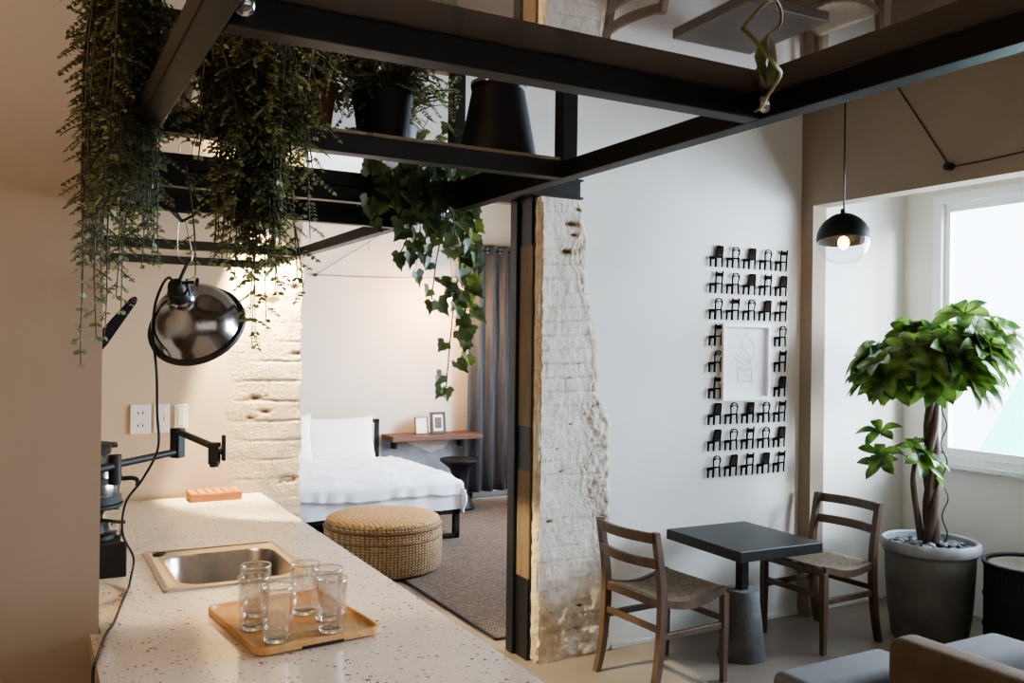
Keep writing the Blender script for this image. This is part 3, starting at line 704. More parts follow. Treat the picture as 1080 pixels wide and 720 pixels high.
# middle trailing plant
t = thing('trailing_fern', 'bushy trailing plant spilling from the middle of the rack above the lamp', 'hanging plant', (.33, 1.46, GZ))
pot(t, (.3, 1.5, GZ+.001), .05, .066, .11, M['blackmetal'])
st = MB(); lf = MB()
for k in range(46):
    a = rnd(0, 2*pi); r = rnd(.0, .05)
    vine(st, lf, (.3+r*cos(a), 1.49+r*sin(a), GZ+.115), rnd(.1, .24), (cos(a)*.9, sin(a)*.8), lsz=.0098, lift=.7, sway=.3)
for k in range(74):   # strands that fall through the open bay in front of the crossbar
    x = random.gauss(.292, .042)
    vine(st, lf, (x, 1.345+rnd(-.03, .02), 2.12+rnd(-.06, .03)), max(.1, rnd(.16, .36)-abs(x-.29)*2.2), (rnd(-.3, .3), rnd(-.3, .05)), lsz=.0098, lift=.1, sway=.34, tmax=.09)
for k in range(26):
    vine(st, lf, (random.gauss(.29, .03), 1.34+rnd(-.02, .02), rnd(1.9, 2.03)), rnd(.1, .18), (rnd(-.4, .4), rnd(-.3, .1)), lsz=.0098, sway=.3, tmax=.06)
for x, l, dx in ((.3, .47, .0), (.29, .44, .05), (.305, .42, -.03), (.325, .36, .2), (.34, .3, .3), (.28, .36, -.1), (.3, .42, .02)):
    vine(st, lf, (x, 1.34, 2.13), l, (dx, -.1), lsz=.0098, sway=.16)
for k in range(7):   # runners that lead from the pot over the crossbar
    x = .25+.02*k; st.tube(smoothpath([(.29+.004*k, 1.47, GZ+.115), (x, 1.42, GZ+.14), (x+.005, 1.35, 2.12)], 5), .002, 5)
st.build('stems', M['twig'], t, recalc=False); lf.build('leaves', M['fern2'], t, recalc=False)

# plants standing further back on the rack
def rackplant(x, y, label, n, m, potm, lz):
    t = thing('potted_fern', label, 'potted plant', (x, y, GZ), 'potted plants standing on the rack')
    pot(t, (x, y, GZ+.001), .042, .055, .1, potm)
    st = MB(); lf = MB()
    for k in range(n):
        a = rnd(0, 2*pi); vine(st, lf, (x+rnd(-.03, .03), y+rnd(-.03, .03), GZ+.1), rnd(.1, .2), (cos(a)*.6, sin(a)*.6), lsz=lz, lift=1.2)
    st.build('stems', M['twig'], t, recalc=False); lf.build('leaves', m, t, recalc=False)
rackplant(.42, 1.53, 'small leafy plant in a terracotta pot on the rack, beside the trailing plant', 18, M['fern'], M['terracotta'], .014)
rackplant(.44, 1.72, 'dark leafy plant in a black pot at the middle back of the rack', 26, M['fern2'], M['blackmetal'], .015)
rackplant(.56, 1.52, 'bushy dark plant in a black pot on the rack, left of the tapered pot', 44, M['fern'], M['blackmetal'], .011)
rackplant(.66, 1.74, 'dark plant at the back of the rack behind the tapered pot', 44, M['fern2'], M['blackmetal'], .011)
rackplant(.2, 1.66, 'leafy plant on the rack in the back corner by the left rail', 18, M['fern'], M['terracotta'], .014)

# tapered black pot
t = thing('tapered_pot', 'large tapered black pot turned upside down on the rack', 'pot', (.752, 1.5, GZ))
MB().lathe([(0, .147), (.046, .147), (.05, .144), (.052, .134), (.0515, .131), (.05, .129), (.075, .0), (.072, .0), (.045, .13), (0, .135)], (.775, 1.48, GZ+.001), 40).build('pot_body', M['blackmetal'], t, smooth=True)
MB().lathe([(.0512, .137), (.0528, .137), (.0528, .143), (.0512, .143)], (.775, 1.48, GZ+.001), 40, closed=True).build('rim_band', M['chrome'], t, smooth=True)

# ivy
def ivyleaf(bm, p, d, nrm, sz):
    d = d.normalized(); s = d.cross(nrm).normalized(); u = s.cross(d)
    sh = [(0, .12), (.22, -.06), (.42, .04), (.58, .26), (.36, .42), (.34, .6), (.16, .72), (0, 1.05)]
    mid = [bm.verts.new(p+d*sz*y+u*(-.05*sz)*sin(y*3)) for y in (.12, .45, 1.05)]
    for sg in (1, -1):
        pts = [bm.verts.new(p+s*sg*x*sz+d*y*sz+u*(.14*abs(x)*sz)) for x, y in sh[1:-1]]
        loop = [mid[0]]+pts[:3]+[mid[1]]; loop2 = [mid[1]]+pts[2:]+[mid[2]]
        if sg < 0: loop = loop[::-1]; loop2 = loop2[::-1]
        bm.faces.new(loop); bm.faces.new(loop2)
t = thing('trailing_ivy', 'trailing ivy with large lobed leaves hanging from the rack corner', 'hanging plant', (.8, 1.95, GZ))
pot(t, (.79, 2.0, GZ+.001), .04, .052, .09, M['blackmetal'])
st = MB(); lf = MB(); lf2 = MB()
strands = [[(.78, 2.0, 2.1), (.84, 1.95, 2.09), (.885, 1.915, 2.06), (.905, 1.9, 1.98), (.9, 1.9, 1.88), (.885, 1.9, 1.78), (.87, 1.89, 1.68), (.862, 1.89, 1.575)],
           [(.79, 2.0, 2.1), (.87, 1.96, 2.09), (.92, 1.94, 2.03), (.93, 1.93, 1.94), (.925, 1.93, 1.83), (.93, 1.93, 1.73), (.925, 1.92, 1.65)],
           [(.77, 2.0, 2.1), (.8, 1.9, 2.08), (.82, 1.845, 2.03), (.825, 1.84, 1.95), (.81, 1.84, 1.86), (.8, 1.84, 1.775)],
           [(.76, 2.0, 2.1), (.76, 1.9, 2.08), (.755, 1.845, 2.02), (.75, 1.84, 1.95), (.735, 1.84, 1.9), (.72, 1.84, 1.87)],
           [(.79, 2.0, 2.1), (.86, 1.93, 2.08), (.91, 1.9, 2.03), (.93, 1.89, 1.95), (.94, 1.89, 1.87)],
           [(.75, 2.0, 2.1), (.68, 1.92, 2.07), (.66, 1.846, 2.02), (.65, 1.84, 1.975)],
           [(.78, 2.0, 2.1), (.83, 1.9, 2.09), (.845, 1.845, 2.03), (.85, 1.84, 1.97), (.86, 1.84, 1.9)],
           [(.79, 2.0, 2.1), (.88, 1.96, 2.09), (.925, 1.95, 2.02), (.94, 1.95, 1.92), (.935, 1.95, 1.8), (.94, 1.95, 1.7)],
           [(.78, 2.0, 2.1), (.8, 1.9, 2.08), (.79, 1.845, 2.02), (.785, 1.84, 1.94), (.78, 1.84, 1.88)]]
for k, s in enumerate(strands):
    P = smoothpath(s, 7); st.tube(P, .0016, 5)
    acc = 0
    for i in range(8, len(P)):
        acc += (P[i]-P[i-1]).length
        if acc > .021:
            acc = rnd(-.01, .004); a = rnd(0, 2*pi)
            out = V((cos(a)*.7, sin(a)*.4-.35, -.75)); pe = P[i]+V((out.x, out.y, .1))*.02
            st.tube([P[i], pe], .0008, 3, cap=False)
            nn = V((rnd(-.3, .5), -1, rnd(-.1, .6))).normalized()
            ivyleaf((lf2 if (k in (1, 4, 7) and random.random() < .4) else lf).bm, pe, out, nn, rnd(.034, .05))
    ivyleaf(lf.bm, P[-1], V((rnd(-.2, .2), 0, -1)), V((.1, -1, .2)), .036)
for k in range(90):
    p = V((.8+rnd(-.15, .1), 1.97+rnd(-.12, .1), 2.09+rnd(-.06, .11))); st.tube([V((.79, 2., 2.1)), p], .0008, 3, cap=False)
    ivyleaf(lf.bm, p, V((rnd(-1, 1), rnd(-1, .3), rnd(-.8, .2))), V((rnd(-.5, .5), -.6, .7)), rnd(.034, .05))
for k in range(70):
    x = rnd(.66, .93); z = 2.04-abs(random.gauss(0, .07))*(1.3 if x > .74 else .6); y = rnd(1.83, 1.865) if x < .86 else rnd(1.9, 1.94)
    p = V((x, y, z)); st.tube([V((x+rnd(-.03, .03), y, 2.03)), p], .0009, 3, cap=False)
    ivyleaf(lf2.bm if (x > .88 and k % 3 == 0) else lf.bm, p, V((rnd(-.6, .6), rnd(-.5, .1), -1)), V((rnd(-.4, .5), -1, rnd(.0, .6))), rnd(.03, .048))
st.build('stems', M['twig'], t, recalc=False); lf.build('leaves', M['ivy'], t, recalc=False)
o = lf2.build('pale_leaves', M['ivy2'], t, recalc=False); o['label'] = 'pale yellow-green ivy leaves'

# curled tendril by the near corner of the rack
t = thing('leafy_tendril', 'single curled yellow-green tendril with a leaf above the near rack corner', 'plant', (.75, .8, RZ))
MB().tube(smoothpath([(.86, .9, RZ+.012), (.82, .84, RZ+.0), (.78, .79, RZ-.004), (.745, .735, RZ+.002), (.7, .7, RZ-.002), (.672, .7, RZ+.018), (.668, .72, RZ+.04), (.69, .72, RZ+.055), (.72, .72, RZ+.085), (.735, .72, RZ+.13)], 6), .0022, 6).build('stem', mat('tendril', (150, 146, 78), .6), t, smooth='all')
b = MB()
for dn, ln in ((V((-.35, 0, 1)), .06), (V((.4, .1, .9)), .05), (V((-.1, .2, 1)), .05)): leaf2(b.bm, V((.765, .775, RZ)), dn, V((.3, -1, 0)), ln, .013)
b.build('leaf', M['fern2'], t, recalc=False)

# ------------------------------------------------------------------ bedroom
o = MB().box((2.34, 4.42, 0.002), (5.1, 8.45, .012), .003).build('woven_rug', M['rug']); tag(o, 'large woven taupe rug covering the bedroom floor', 'rug')
q = MB(); q.box((2.335, 4.415, .0025), (2.352, 8.455, .0135)); q.box((2.335, 4.413, .0025), (5.1, 4.428, .0135)); put(q.build('binding', M['rugedge']), o); WORLD[o.name] = Matrix()

t = thing('woven_pouf', 'round woven seagrass pouf at the foot of the bed', 'pouf', (2.33, 6.2, 0))
R_, H_ = .43, .385
prof = [(0, .0), (R_*.9, 0), (R_*.97, .015), (R_, .05), (R_*1.015, H_*.5), (R_*1.0, H_-.06), (R_*.965, H_-.02)]
MB().lathe(prof, (0, 0, 0), 64).build('woven_side', M['seagrass'], None, smooth=True)
o = bpy.data.objects['woven_side']; o.location = (2.33, 6.2, .0125); WORLD[o.name] = Matrix(); o.parent = t; o.matrix_parent_inverse = WORLD[t.name].inverted()
o = MB().lathe([(R_*.965, -.022), (R_*.955, -.012), (R_*.9, .0), (R_*.6, .012), (0, .018)], (0, 0, 0), 64).build('woven_top', M['seagrasstop'], None, smooth=True)
o.location = (2.33, 6.2, H_+.0125); o.parent = t; o.matrix_parent_inverse = WORLD[t.name].inverted()
b = MB()
for z in (.335, .26): b.lathe([(R_*1.0, z-.008), (R_*1.022, z), (R_*1.0, z+.008)], (2.33, 6.2, 0), 64)
b.build('braided_band', mat('dark_braid', (112, 80, 48), .9, var=.2, scale=60, bump=.5), t, smooth='all')

BX0, BX1, BF, BH = 1.35, 3.26, 6.84, 8.5
t = thing('bed', 'low double bed with a black metal frame in the bedroom', 'bed', (2.3, 7.6, 0))
b = MB()
for x0, x1, y0, y1 in ((BX0, BX1, BF, BF+.05), (BX0, BX0+.05, BF, BH), (BX1-.05, BX1, BF, BH), (BX0, BX1, BH-.05, BH)): b.box((x0, y0, .22), (x1, y1, .28), .003)
b.box((BX0, BF, .02), (BX1, BF+.04, .05), .003)
b.build('frame', M['blackmetal'], t)
for x in (BX0, BX1-.05):
    for y in (BF, BH-.05): MB().box((x, y, .0125 if x > 2.3 else .001), (x+.05, y+.05, .23), .003).build('leg', M['blackmetal'], t)
b = MB(); b.box((BX0, BH, .1), (BX0+.04, BH+.04, .9), .003); b.box((3.1, BH, .1), (3.14, BH+.04, .89), .003); b.box((BX0, BH, .86), (3.14, BH+.04, .895), .003); b.box((BX0, BH, .5), (3.14, BH+.04, .54), .003); b.build('headboard', M['blackmetal'], t)
b = MB(); b.box((BX0+.02, BF+.02, .28), (BX1-.02, BH-.02, .49), .05, 4); b.build('mattress', M['sheet'], t, smooth=True)
# duvet: soft sheet hanging over foot and side
def duvet(u, v):
    x = BX0-.05+(BX1-BX0+.12)*u*1.12; y = BH-.15-(BH-.15-BF)*v*1.09; z = .535
    wr = .014*fbm(x*3, y*3, 1)+.012*(1-abs(fbm(x*5+y*4, y*3-x*2, 2)))**6+.007*fbm(x*9+y*6, y*4, 2)
    ex = x-(BX1+.01); ey = (BF-.01)-y
    xx, yy = x, y
    def dropc(e):
        if e <= -.07: return e, 0.
        a = (e+.07)
        if a < .11: th = a/.07; return -.07+.07*sin(min(th, pi/2)), -.07*(1-cos(min(th, pi/2)))
        return 0., -.07-(a-.11)
    dx, zx = dropc(ex); dy, zy = dropc(ey)
    xx = BX1+.01+dx; yy = BF-.01-dy
    k = min(zx, zy) if (zx < 0 and zy < 0) else zx+zy
    z += k*.95
    f = .018*sin(x*16+fbm(x*2, 5.)*3)*min(1, -zy*6)+.02*sin(y*13)*min(1, -zx*6)
    if ey > 0: yy -= abs(f)+.006
    if ex > 0: xx += abs(f)+.006
    edge_ = .03*fbm(x*2.3, 8.)*max(0, (v-.8)/.2)
    return (xx, yy, z+wr*(1 if k > -.02 else .3)+edge_+.02*max(0, fbm(x*1.5, y*1.5, 6)))
o = MB().grid(90, 90, duvet).build('duvet', M['sheet'], None, smooth='all')
sd = o.modifiers.new('thickness', 'SOLIDIFY'); sd.thickness = .022; sd.offset = -1
tag(o, 'rumpled white duvet spread over the low bed', 'duvet')
o = MB().grid(60, 14, lambda u, v: (BX0-.02+(BX1-BX0+.03)*u, BF-.004-.008*sin(u*42+2*fbm(u*5, 2.))*(v)-.006*v, .47-.21*v+.006*fbm(u*9, 3.))).build('bed_sheet', M['sheet'], None, smooth='all')
o.parent = t; o.matrix_parent_inverse = WORLD[t.name].inverted()
# pillows leaning on the headboard
def pillow(name, c, w, h, tk, tilt, label, rz=0):
    b = MB()
    r = Matrix.Rotation(rz, 3, 'Z') @ Matrix.Rotation(tilt, 3, 'X')
    for sg in (1, -1):
        def f(u, v):
            a = 2*u-1; c2 = 2*v-1; e = max(0, (1-a**4))*max(0, (1-c2**4)); pin = 1-.07*(1-abs(c2))*0-.06*(abs(a)**2)*(1-c2*c2)-.0
            x = a*w/2*(1-.06*(1-c2*c2)*a*a); z = c2*h/2*(1-.08*(1-a*a)*c2*c2)
            y = sg*tk/2*(e**.45)+.006*fbm(a*3, c2*3, sg*3)*e
            return r @ V((x, y, z))+V(c)
        b.grid(24, 18, f)
    bmesh.ops.remove_doubles(b.bm, verts=b.bm.verts, dist=.0005)
    o = b.build(name, M['pillow'], None, smooth='all'); return tag(o, label, 'pillow', 'pillows on the bed')
pillow('pillow', (2.66, 8.3, .72), .72, .46, .17, radians(-16), 'plump white pillow leaning against the headboard on the right of the bed')
pillow('pillow', (2.05, 8.25, .75), .66, .48, .17, radians(-14), 'white pillow at the left of the bed, cut off by the brick wall edge')

# shelf with frames, stool
t = thing('wall_shelf', 'thick dark walnut shelf on the far bedroom wall beside the curtain', 'shelf', (3.65, 8.45, .72))
b = MB(); b.box((3.2, 8.27, .675), (4.2, 8.598, .732), .006); b.build('shelf_board', M['walnut'], t)
for x in (3.3, 4.05): MB().box((x, 8.5, .58), (x+.03, 8.598, .675)).build('bracket', M['steel'], t)
def pframe(name, x0, x1, z0, z1, y, lean, bw, fm, label, pic):
    t = thing(name, label, 'picture frame', ((x0+x1)/2, y, z0)); r = Matrix.Rotation(lean, 3, 'X'); pv = (0, y, z0)
    b = MB()
    for lo, hi in (((x0, z0), (x1, z0+bw)), ((x0, z1-bw), (x1, z1)), ((x0, z0), (x0+bw, z1)), ((x1-bw, z0), (x1, z1))): b.box((lo[0], y-.012, lo[1]), (hi[0], y+.012, hi[1]), rot=r, piv=pv)
    b.build('frame', fm, t)
    MB().box((x0+bw*.8, y-.004, z0+bw*.8), (x1-bw*.8, y+.004, z1-bw*.8), rot=r, piv=pv).build('mount', M['mount'], t)
    if pic:
        dx = (x1-x0)*.27; dz = (z1-z0)*.25
        MB().box((x0+dx, y-.0055, z0+dz), (x1-dx, y-.003, z1-dz), rot=r, piv=pv).build('print', M['sketchdark'], t)
pframe('picture_frame', 3.5, 3.64, .733, .905, 8.42, radians(-8), .008, M['plywood'], 'thin pale picture frame on the walnut shelf', False)
pframe('picture_frame', 3.665, 3.83, .733, .955, 8.4, radians(-8), .026, M['frameblack'], 'dark brown picture frame with a small print on the walnut shelf', True)
t = thing('black_stool', 'black hourglass stool standing under the walnut shelf', 'stool', (3.85, 8.25, 0))
MB().lathe([(0, 0), (.15, 0), (.155, .02), (.12, .08), (.075, .2), (.07, .3), (.1, .4), (.17, .455), (.2, .48), (.2, .5), (.17, .502), (0, .49)], (3.83, 8.05, 0.012), 36).build('stool_body', M['blackmetal'], t, smooth=True)

# curtain in front of a glazed door
t = thing('curtain', 'long charcoal eyelet curtain on the far bedroom wall', 'curtain', (4.55, 8.42, 0))
def curt(u, v):
    x = 4.1+.95*u; ph = u*2*pi*6.2
    return (x, 8.44+.035*sin(ph)*(1-.15*v)+.01*sin(v*7+u*20)*(1-v), .09+(2.72-.09)*v)
o = MB().grid(120, 20, curt).build('fabric', M['curtain'], t, smooth='all')
so = o.modifiers.new('thickness', 'SOLIDIFY'); so.thickness = .004
MB().tube([(4.0, 8.44, 2.66), (5.2, 8.44, 2.66)], .011, 12).build('curtain_rod', M['blackmetal'], t, smooth=True)
for k in range(1, 13):
    u = (k-.0)/12.4; x = 4.1+.95*u
    MB().lathe([(.019, -.003), (.028, -.003), (.028, .003), (.019, .003)], (x, 8.44+.002, 2.66), 18, mx=Matrix.Rotation(radians(90), 3, 'X') @ Matrix.Rotation(radians(25*(-1)**k), 3, 'Y'), closed=True).build('eyelet', M['chromepin'], t, smooth=True)
d = bpy.data.objects.new('door_1', None); COL.objects.link(d); struct(d); WORLD[d.name] = Matrix()
b = MB(); b.box((4.2, BY+.02, 0), (4.26, BY+.08, 2.5)); b.box((4.94, BY+.02, 0), (5.0, BY+.08, 2.5)); b.box((4.2, BY+.02, 2.44), (5.0, BY+.08, 2.5)); b.box((4.2, BY+.02, 0), (5.0, BY+.08, .06)); b.build('door_frame', M['winframe'], d)
MB().box((4.26, BY+.045, .06), (4.94, BY+.051, 2.44)).build('pane', M['winglass'], d)
w2 = bpy.data.objects.new('window_2', None); COL.objects.link(w2); struct(w2); WORLD[w2.name] = Matrix()
b = MB(); b.box((RX, 5.2, .9), (RX+.08, 5.26, 2.5)); b.box((RX, 7.14, .9), (RX+.08, 7.2, 2.5)); b.box((RX, 5.2, .9), (RX+.08, 7.2, .96)); b.box((RX, 5.2, 2.44), (RX+.08, 7.2, 2.5)); b.box((RX, 6.17, .9), (RX+.08, 6.23, 2.5)); b.build('window_frame', M['winframe'], w2)
MB().box((RX+.035, 5.26, .96), (RX+.041, 7.14, 2.44)).build('pane', M['winglass'], w2)

# bedroom pendant on a swagged cord
t = thing('swag_pendant', 'small black pendant with amber bulb by the far bedroom wall', 'lamp', (3.72, 8.1, 2.17))
lc = V((3.74, 8.08, 2.165))
MB().lathe([(.0, .085), (.015, .085), (.02, .07), (.075, .045), (.095, .0), (.097, -.02), (.092, -.02), (.088, .0), (.07, .035), (0, .06)], lc, 32, mx=Matrix.Rotation(radians(-25), 3, 'Y')).build('shade', M['blackmetal'], t, smooth=True)
MB().sphere(lc+V((-.02, 0, -.03)), .045).build('bulb', M['bulbamber'], t, smooth='all')
b = MB(); b.tube(smoothpath([lc+V((0, 0, .08)), (3.75, 8.15, 2.5), (3.76, 8.2, CZ)], 5), .003, 6); b.build('cord', M['rubber'], t, smooth='all')
t = thing('pinned_cable', 'thin dark cord stretched across the far bedroom wall from a small peg', 'cord', (2.48, 8.58, 2.33))
MB().tube([(2.485, 8.6, 2.325), (2.485, 8.565, 2.325)], .016, 14).build('peg', M['knobpor'], t, smooth=True)
b = MB(); b.tube(smoothpath([(2.485, 8.575, 2.325), (3.3, 8.57, 2.335), (4.2, 8.57, 2.385)], 6), .0035, 6); b.tube([(2.485, 8.575, 2.325), (3.16, 8.575, 2.77)], .0035, 6); b.tube([(3.03, 8.575, 2.685), (3.03, 8.575, 2.6)], .003, 6); b.build('cord', M['rubber'], t, smooth='all')

# ------------------------------------------------------------------ dining corner
def make_chair(label):
    """back at +X... chair faces -X; origin on the floor at the middle"""
    t = thing('dining_chair', label, 'chair', (0, 0, 0), 'dark wooden cane chairs at the black table')
    w, dp = .215, .205; sh = .45
    def put0(o): o.parent = t; return o
    def seat_z(v, yside=1):   # dip of the seat from back (v=0) to front (v=1)
        return sh+.012-.035*sin(pi*min(1, v*1.05))+.012*v
    for s in (-1, 1):
        y = s*w
        b = MB()   # back leg: curved, splayed post that runs on to the top of the back
        P = smoothpath([(dp+.055, y, 0), (dp+.022, y, .14), (dp, y, .34), (dp, y, .5), (dp+.018, y, .64), (dp+.045, y, .79)], 5)
        prev = None
        loops = []
        for i, p in enumerate(P):
            f = p.z/.79; hw = .017; hd = .021-.006*abs(f-.5)*2
            loops.append([p+V((-hd, -hw, 0)), p+V((hd, -hw, 0)), p+V((hd, hw, 0)), p+V((-hd, hw, 0))])
        b.loops(loops, True); b.bm.faces.new(list(b.bm.verts)[:4]); put0(b.build('back_leg', M['darkwood'], smooth=True))
        b = MB(); b.loops([[V((-dp+a*q_, y+c*q_, z)) for a, c in ((-1, -1), (1, -1), (1, 1), (-1, 1))] for z, q_ in ((0, .013), (.3, .0175), (sh-.005, .0175))], True); b.bm.faces.new(list(b.bm.verts)[:4]); put0(b.build('front_leg', M['darkwood']))
        # dished side rail
        up = []; dn = []
        for i in range(13):
            v = i/12; x = dp-2*dp*v; up.append(V((x, 0, seat_z(v)+.006))); dn.append(V((x, 0, seat_z(v)-.034+.008*abs(v-.5))))
        put0(MB().prism([p+V((0, y-.013, 0)) for p in up+dn[::-1]], (0, .026, 0)).build('side_rail', M['darkwood']))
        put0(MB().box((-dp, y-.011, .27), (dp, y+.011, .302), .003).build('stretcher', M['darkwood']))
    put0(MB().box((-dp-.013, -w, sh-.025), (-dp+.013, w, sh+.01), .003).build('front_rail', M['darkwood']))
    put0(MB().box((dp-.012, -w, sh-.03), (dp+.012, w, sh+.01), .003).build('rear_rail', M['darkwood']))
    put0(MB().box((-dp-.011, -w, .3), (-dp+.011, w, .33), .003).build('stretcher', M['darkwood']))
    put0(MB().box((dp-.011, -w, .3), (dp+.011, w, .33), .003).build('stretcher', M['darkwood']))
    for z, h, off in ((.762, .05, .04), (.638, .048, .017)):
        f0 = []; f1 = []
        for i in range(15):
            v = i/14; y = -w+2*w*v; c = .04*sin(pi*v); x = dp+off+c
            f0.append((x, y)); f1.append((x+.02, y))
        out = f0+f1[::-1]
        put0(MB().prism([V((x, y, z-h/2)) for x, y in out], (.006, 0, h)).build('back_rail', M['darkwood']))
    o = put0(MB().grid(14, 10, lambda u, v: (dp-.01-(2*dp-.01)*u, -w+.012+(2*w-.024)*v, seat_z(u)+.001-.006*sin(pi*v)*sin(pi*u))).build('cane_seat', M['cane'], smooth='all'))
    sm = o.modifiers.new('thickness', 'SOLIDIFY'); sm.thickness = .006
    return t
c1 = make_chair('dark wooden chair with cane seat right of the table, facing left'); c1.location = (4.025, 3.635, 0); c1.rotation_euler.z = radians(2)
c2 = copy_tree(c1); c2['label'] = 'dark wooden chair with cane seat beside the white brick pier, facing right'
c2.location = (2.86, 3.575, 0); c2.rotation_euler.z = radians(183)

t = thing('side_table', 'small square black table between the two wooden chairs', 'table', (3.4, 3.6, 0))
rz = Matrix.Rotation(radians(-2), 3, 'Z')
b = MB(); b.box((3.107, 3.275, .607), (3.663, 3.875, .662), .004, rot=rz); b.build('tabletop', M['tabletop'], t)
MB().box((3.385, 3.575, .3), (3.435, 3.625, .606), .003, rot=rz).build('post', M['blackmetal'], t)
MB().lathe([(0, 0), (.128, 0), (.13, .004), (.088, .362), (.084, .366), (0, .366)], (3.41, 3.6, 0), 44).build('cone_base', M['concrete'], t, smooth=True)

# wall chairs
A_ = 'cane'; B_ = 'bent'; C_ = 'ladder'
def mini(style):
    b = MB(); Y0 = WY-.016; th = (0, .006, 0)
    def q(pts): b.prism([V((x, Y0, z)) for x, z in pts], th)
    q([(0, .043), (.052, .045), (.055, .062), (.002, .06)])                 # seat front
    q([(.052, .052), (.1, .055), (.1, .062), (.05, .062)])                   # seat back edge
    q([(.0, 0), (.0095, 0), (.014, .048), (.003, .048)]); q([(.04, -.001), (.052, -.001), (.055, .05), (.041, .05)])
    q([(.09, 0), (.097, 0), (.101, .06), (.092, .06)]) if style != B_ else q([(.093, 0), (.1, 0), (.097, .06), (.088, .06)])
    def ring(o, i):
        n = len(o)
        for k in range(n-1): q([o[k], o[k+1], i[k+1], i[k]])
    if style == A_:
        o = [(.042, .05), (.053, .118), (.06, .127), (.1, .127), (.106, .12), (.1, .055)]; i = [(.05, .055), (.061, .113), (.065, .119), (.096, .119), (.098, .113), (.093, .06)]; ring(o, i)
        for k in range(3): q([(.061+.011*k, .063), (.0625+.011*k, .063), (.0705+.0095*k, .119), (.069+.0095*k, .119)])
    elif style == B_:
        o = []; i = []
        for k in range(13):
            a = pi*k/12; o.append((.075-.031*cos(a), .1+.028*sin(a))); i.append((.075-.024*cos(a), .1+.022*sin(a)))
        o = [(.046, .058)]+o+[(.092, .058)]; i = [(.052, .058)]+i+[(.087, .058)]; ring(o, i)
        q([(.058, .1), (.066, .108), (.066, .112), (.056, .104)]); q([(.066, .108), (.084, .108), (.084, .112), (.066, .112)]); q([(.084, .108), (.092, .1), (.094, .104), (.084, .112)])
    else:
        q([(.042, .05), (.05, .05), (.058, .13), (.05, .13)]); q([(.093, .055), (.1, .055), (.108, .132), (.1, .132)])
        q([(.052, .1), (.102, .1), (.106, .122), (.054, .122)])
    q([(.045, .02), (.05, .02), (.05, .025), (.045, .025)])
    for x, z in ((.03, .053), (.075, .058)): b.tube([(x, WY-.012, z), (x, WY+.001, z)], .0025, 6)   # standoff pins
    me = b.build('chair_cutout', M['cutout'])
    if style == A_: put(MB().prism([V((.052, WY-.0125, .06)), V((.062, WY-.0125, .119)), V((.097, WY-.0125, .119)), V((.095, WY-.0125, .06))], (0, .002, 0)).build('cane_panel', M['canegrey']), me)
    return me
protos = {}
rows = [[A_, B_, A_, B_, C_], [C_, B_, A_, C_, A_], [B_, C_, B_, A_, C_], [C_, None, None, None, B_], [B_, None, None, None, C_], [C_, None, None, None, A_], [A_, B_, A_, B_, C_], [A_, B_, C_, B_, A_], [B_, A_, C_, A_, C_]]
desc = {A_: 'with cane-panelled back', B_: 'with round bentwood back', C_: 'with broad top rail'}
rown = ['top row', 'second row down', 'third row down', 'row beside the picture top', 'row beside the picture middle', 'row beside the picture bottom', 'first row under the picture', 'second row from bottom', 'bottom row']
coln = ['far left', 'second from left', 'middle', 'second from right', 'far right']
for r, row in enumerate(rows):
    for c, s in enumerate(row):
        if s is None: continue
        if s not in protos: o = protos[s] = mini(s)
        else: o = copy_tree(protos[s])
        o.location = (3.512+.1305*c, 0, 2.143-.1552*r)
        tag(o, 'black chair cutout '+desc[s]+', '+coln[c]+', '+rown[r], 'wall ornament', 'black chair cutouts on the white wall')

t = thing('framed_drawing', 'white framed line drawing hung among the black chair cutouts', 'picture', (3.8, WY, 1.58))
x0, x1, z0, z1 = 3.608, 3.99, 1.352, 1.812; bw = .022
b = MB()
for lo, hi in (((x0, z0), (x1, z0+bw)), ((x0, z1-bw), (x1, z1)), ((x0, z0+bw), (x0+bw, z1-bw)), ((x1-bw, z0+bw), (x1, z1-bw))): b.box((lo[0], WY-.034, lo[1]), (hi[0], WY, hi[1]), .002)
b.build('frame', M['framewhite'], t)
MB().box((x0+bw, WY-.012, z0+bw), (x1-bw, WY-.004, z1-bw)).build('paper', M['paper'], t)
b = MB()
def line(p): b.tube([V((x0+x*(x1-x0), WY-.0125, z0+z*(z1-z0))) for x, z in p], .0011, 4)
def curve(p): line([(q.x, q.y) for q in smoothpath([(x, z, 0) for x, z in p], 6)])
curve([(.5, .88), (.46, .8), (.4, .72), (.46, .66), (.56, .6), (.6, .5), (.5, .46), (.38, .5), (.28, .56)])
curve([(.52, .88), (.58, .8), (.66, .74), (.7, .64), (.64, .56), (.58, .5)])
curve([(.3, .6), (.42, .56), (.54, .52), (.6, .44), (.5, .4), (.36, .44)])
curve([(.34, .42), (.34, .34), (.36, .26)]); curve([(.36, .42), (.48, .38), (.62, .4), (.64, .3), (.62, .24)])
curve([(.3, .24), (.44, .26), (.6, .24), (.68, .2)]); curve([(.44, .72), (.52, .68), (.6, .7)]); curve([(.46, .36), (.5, .32), (.56, .33)])
b.build('pencil_lines', M['pencil'], t)

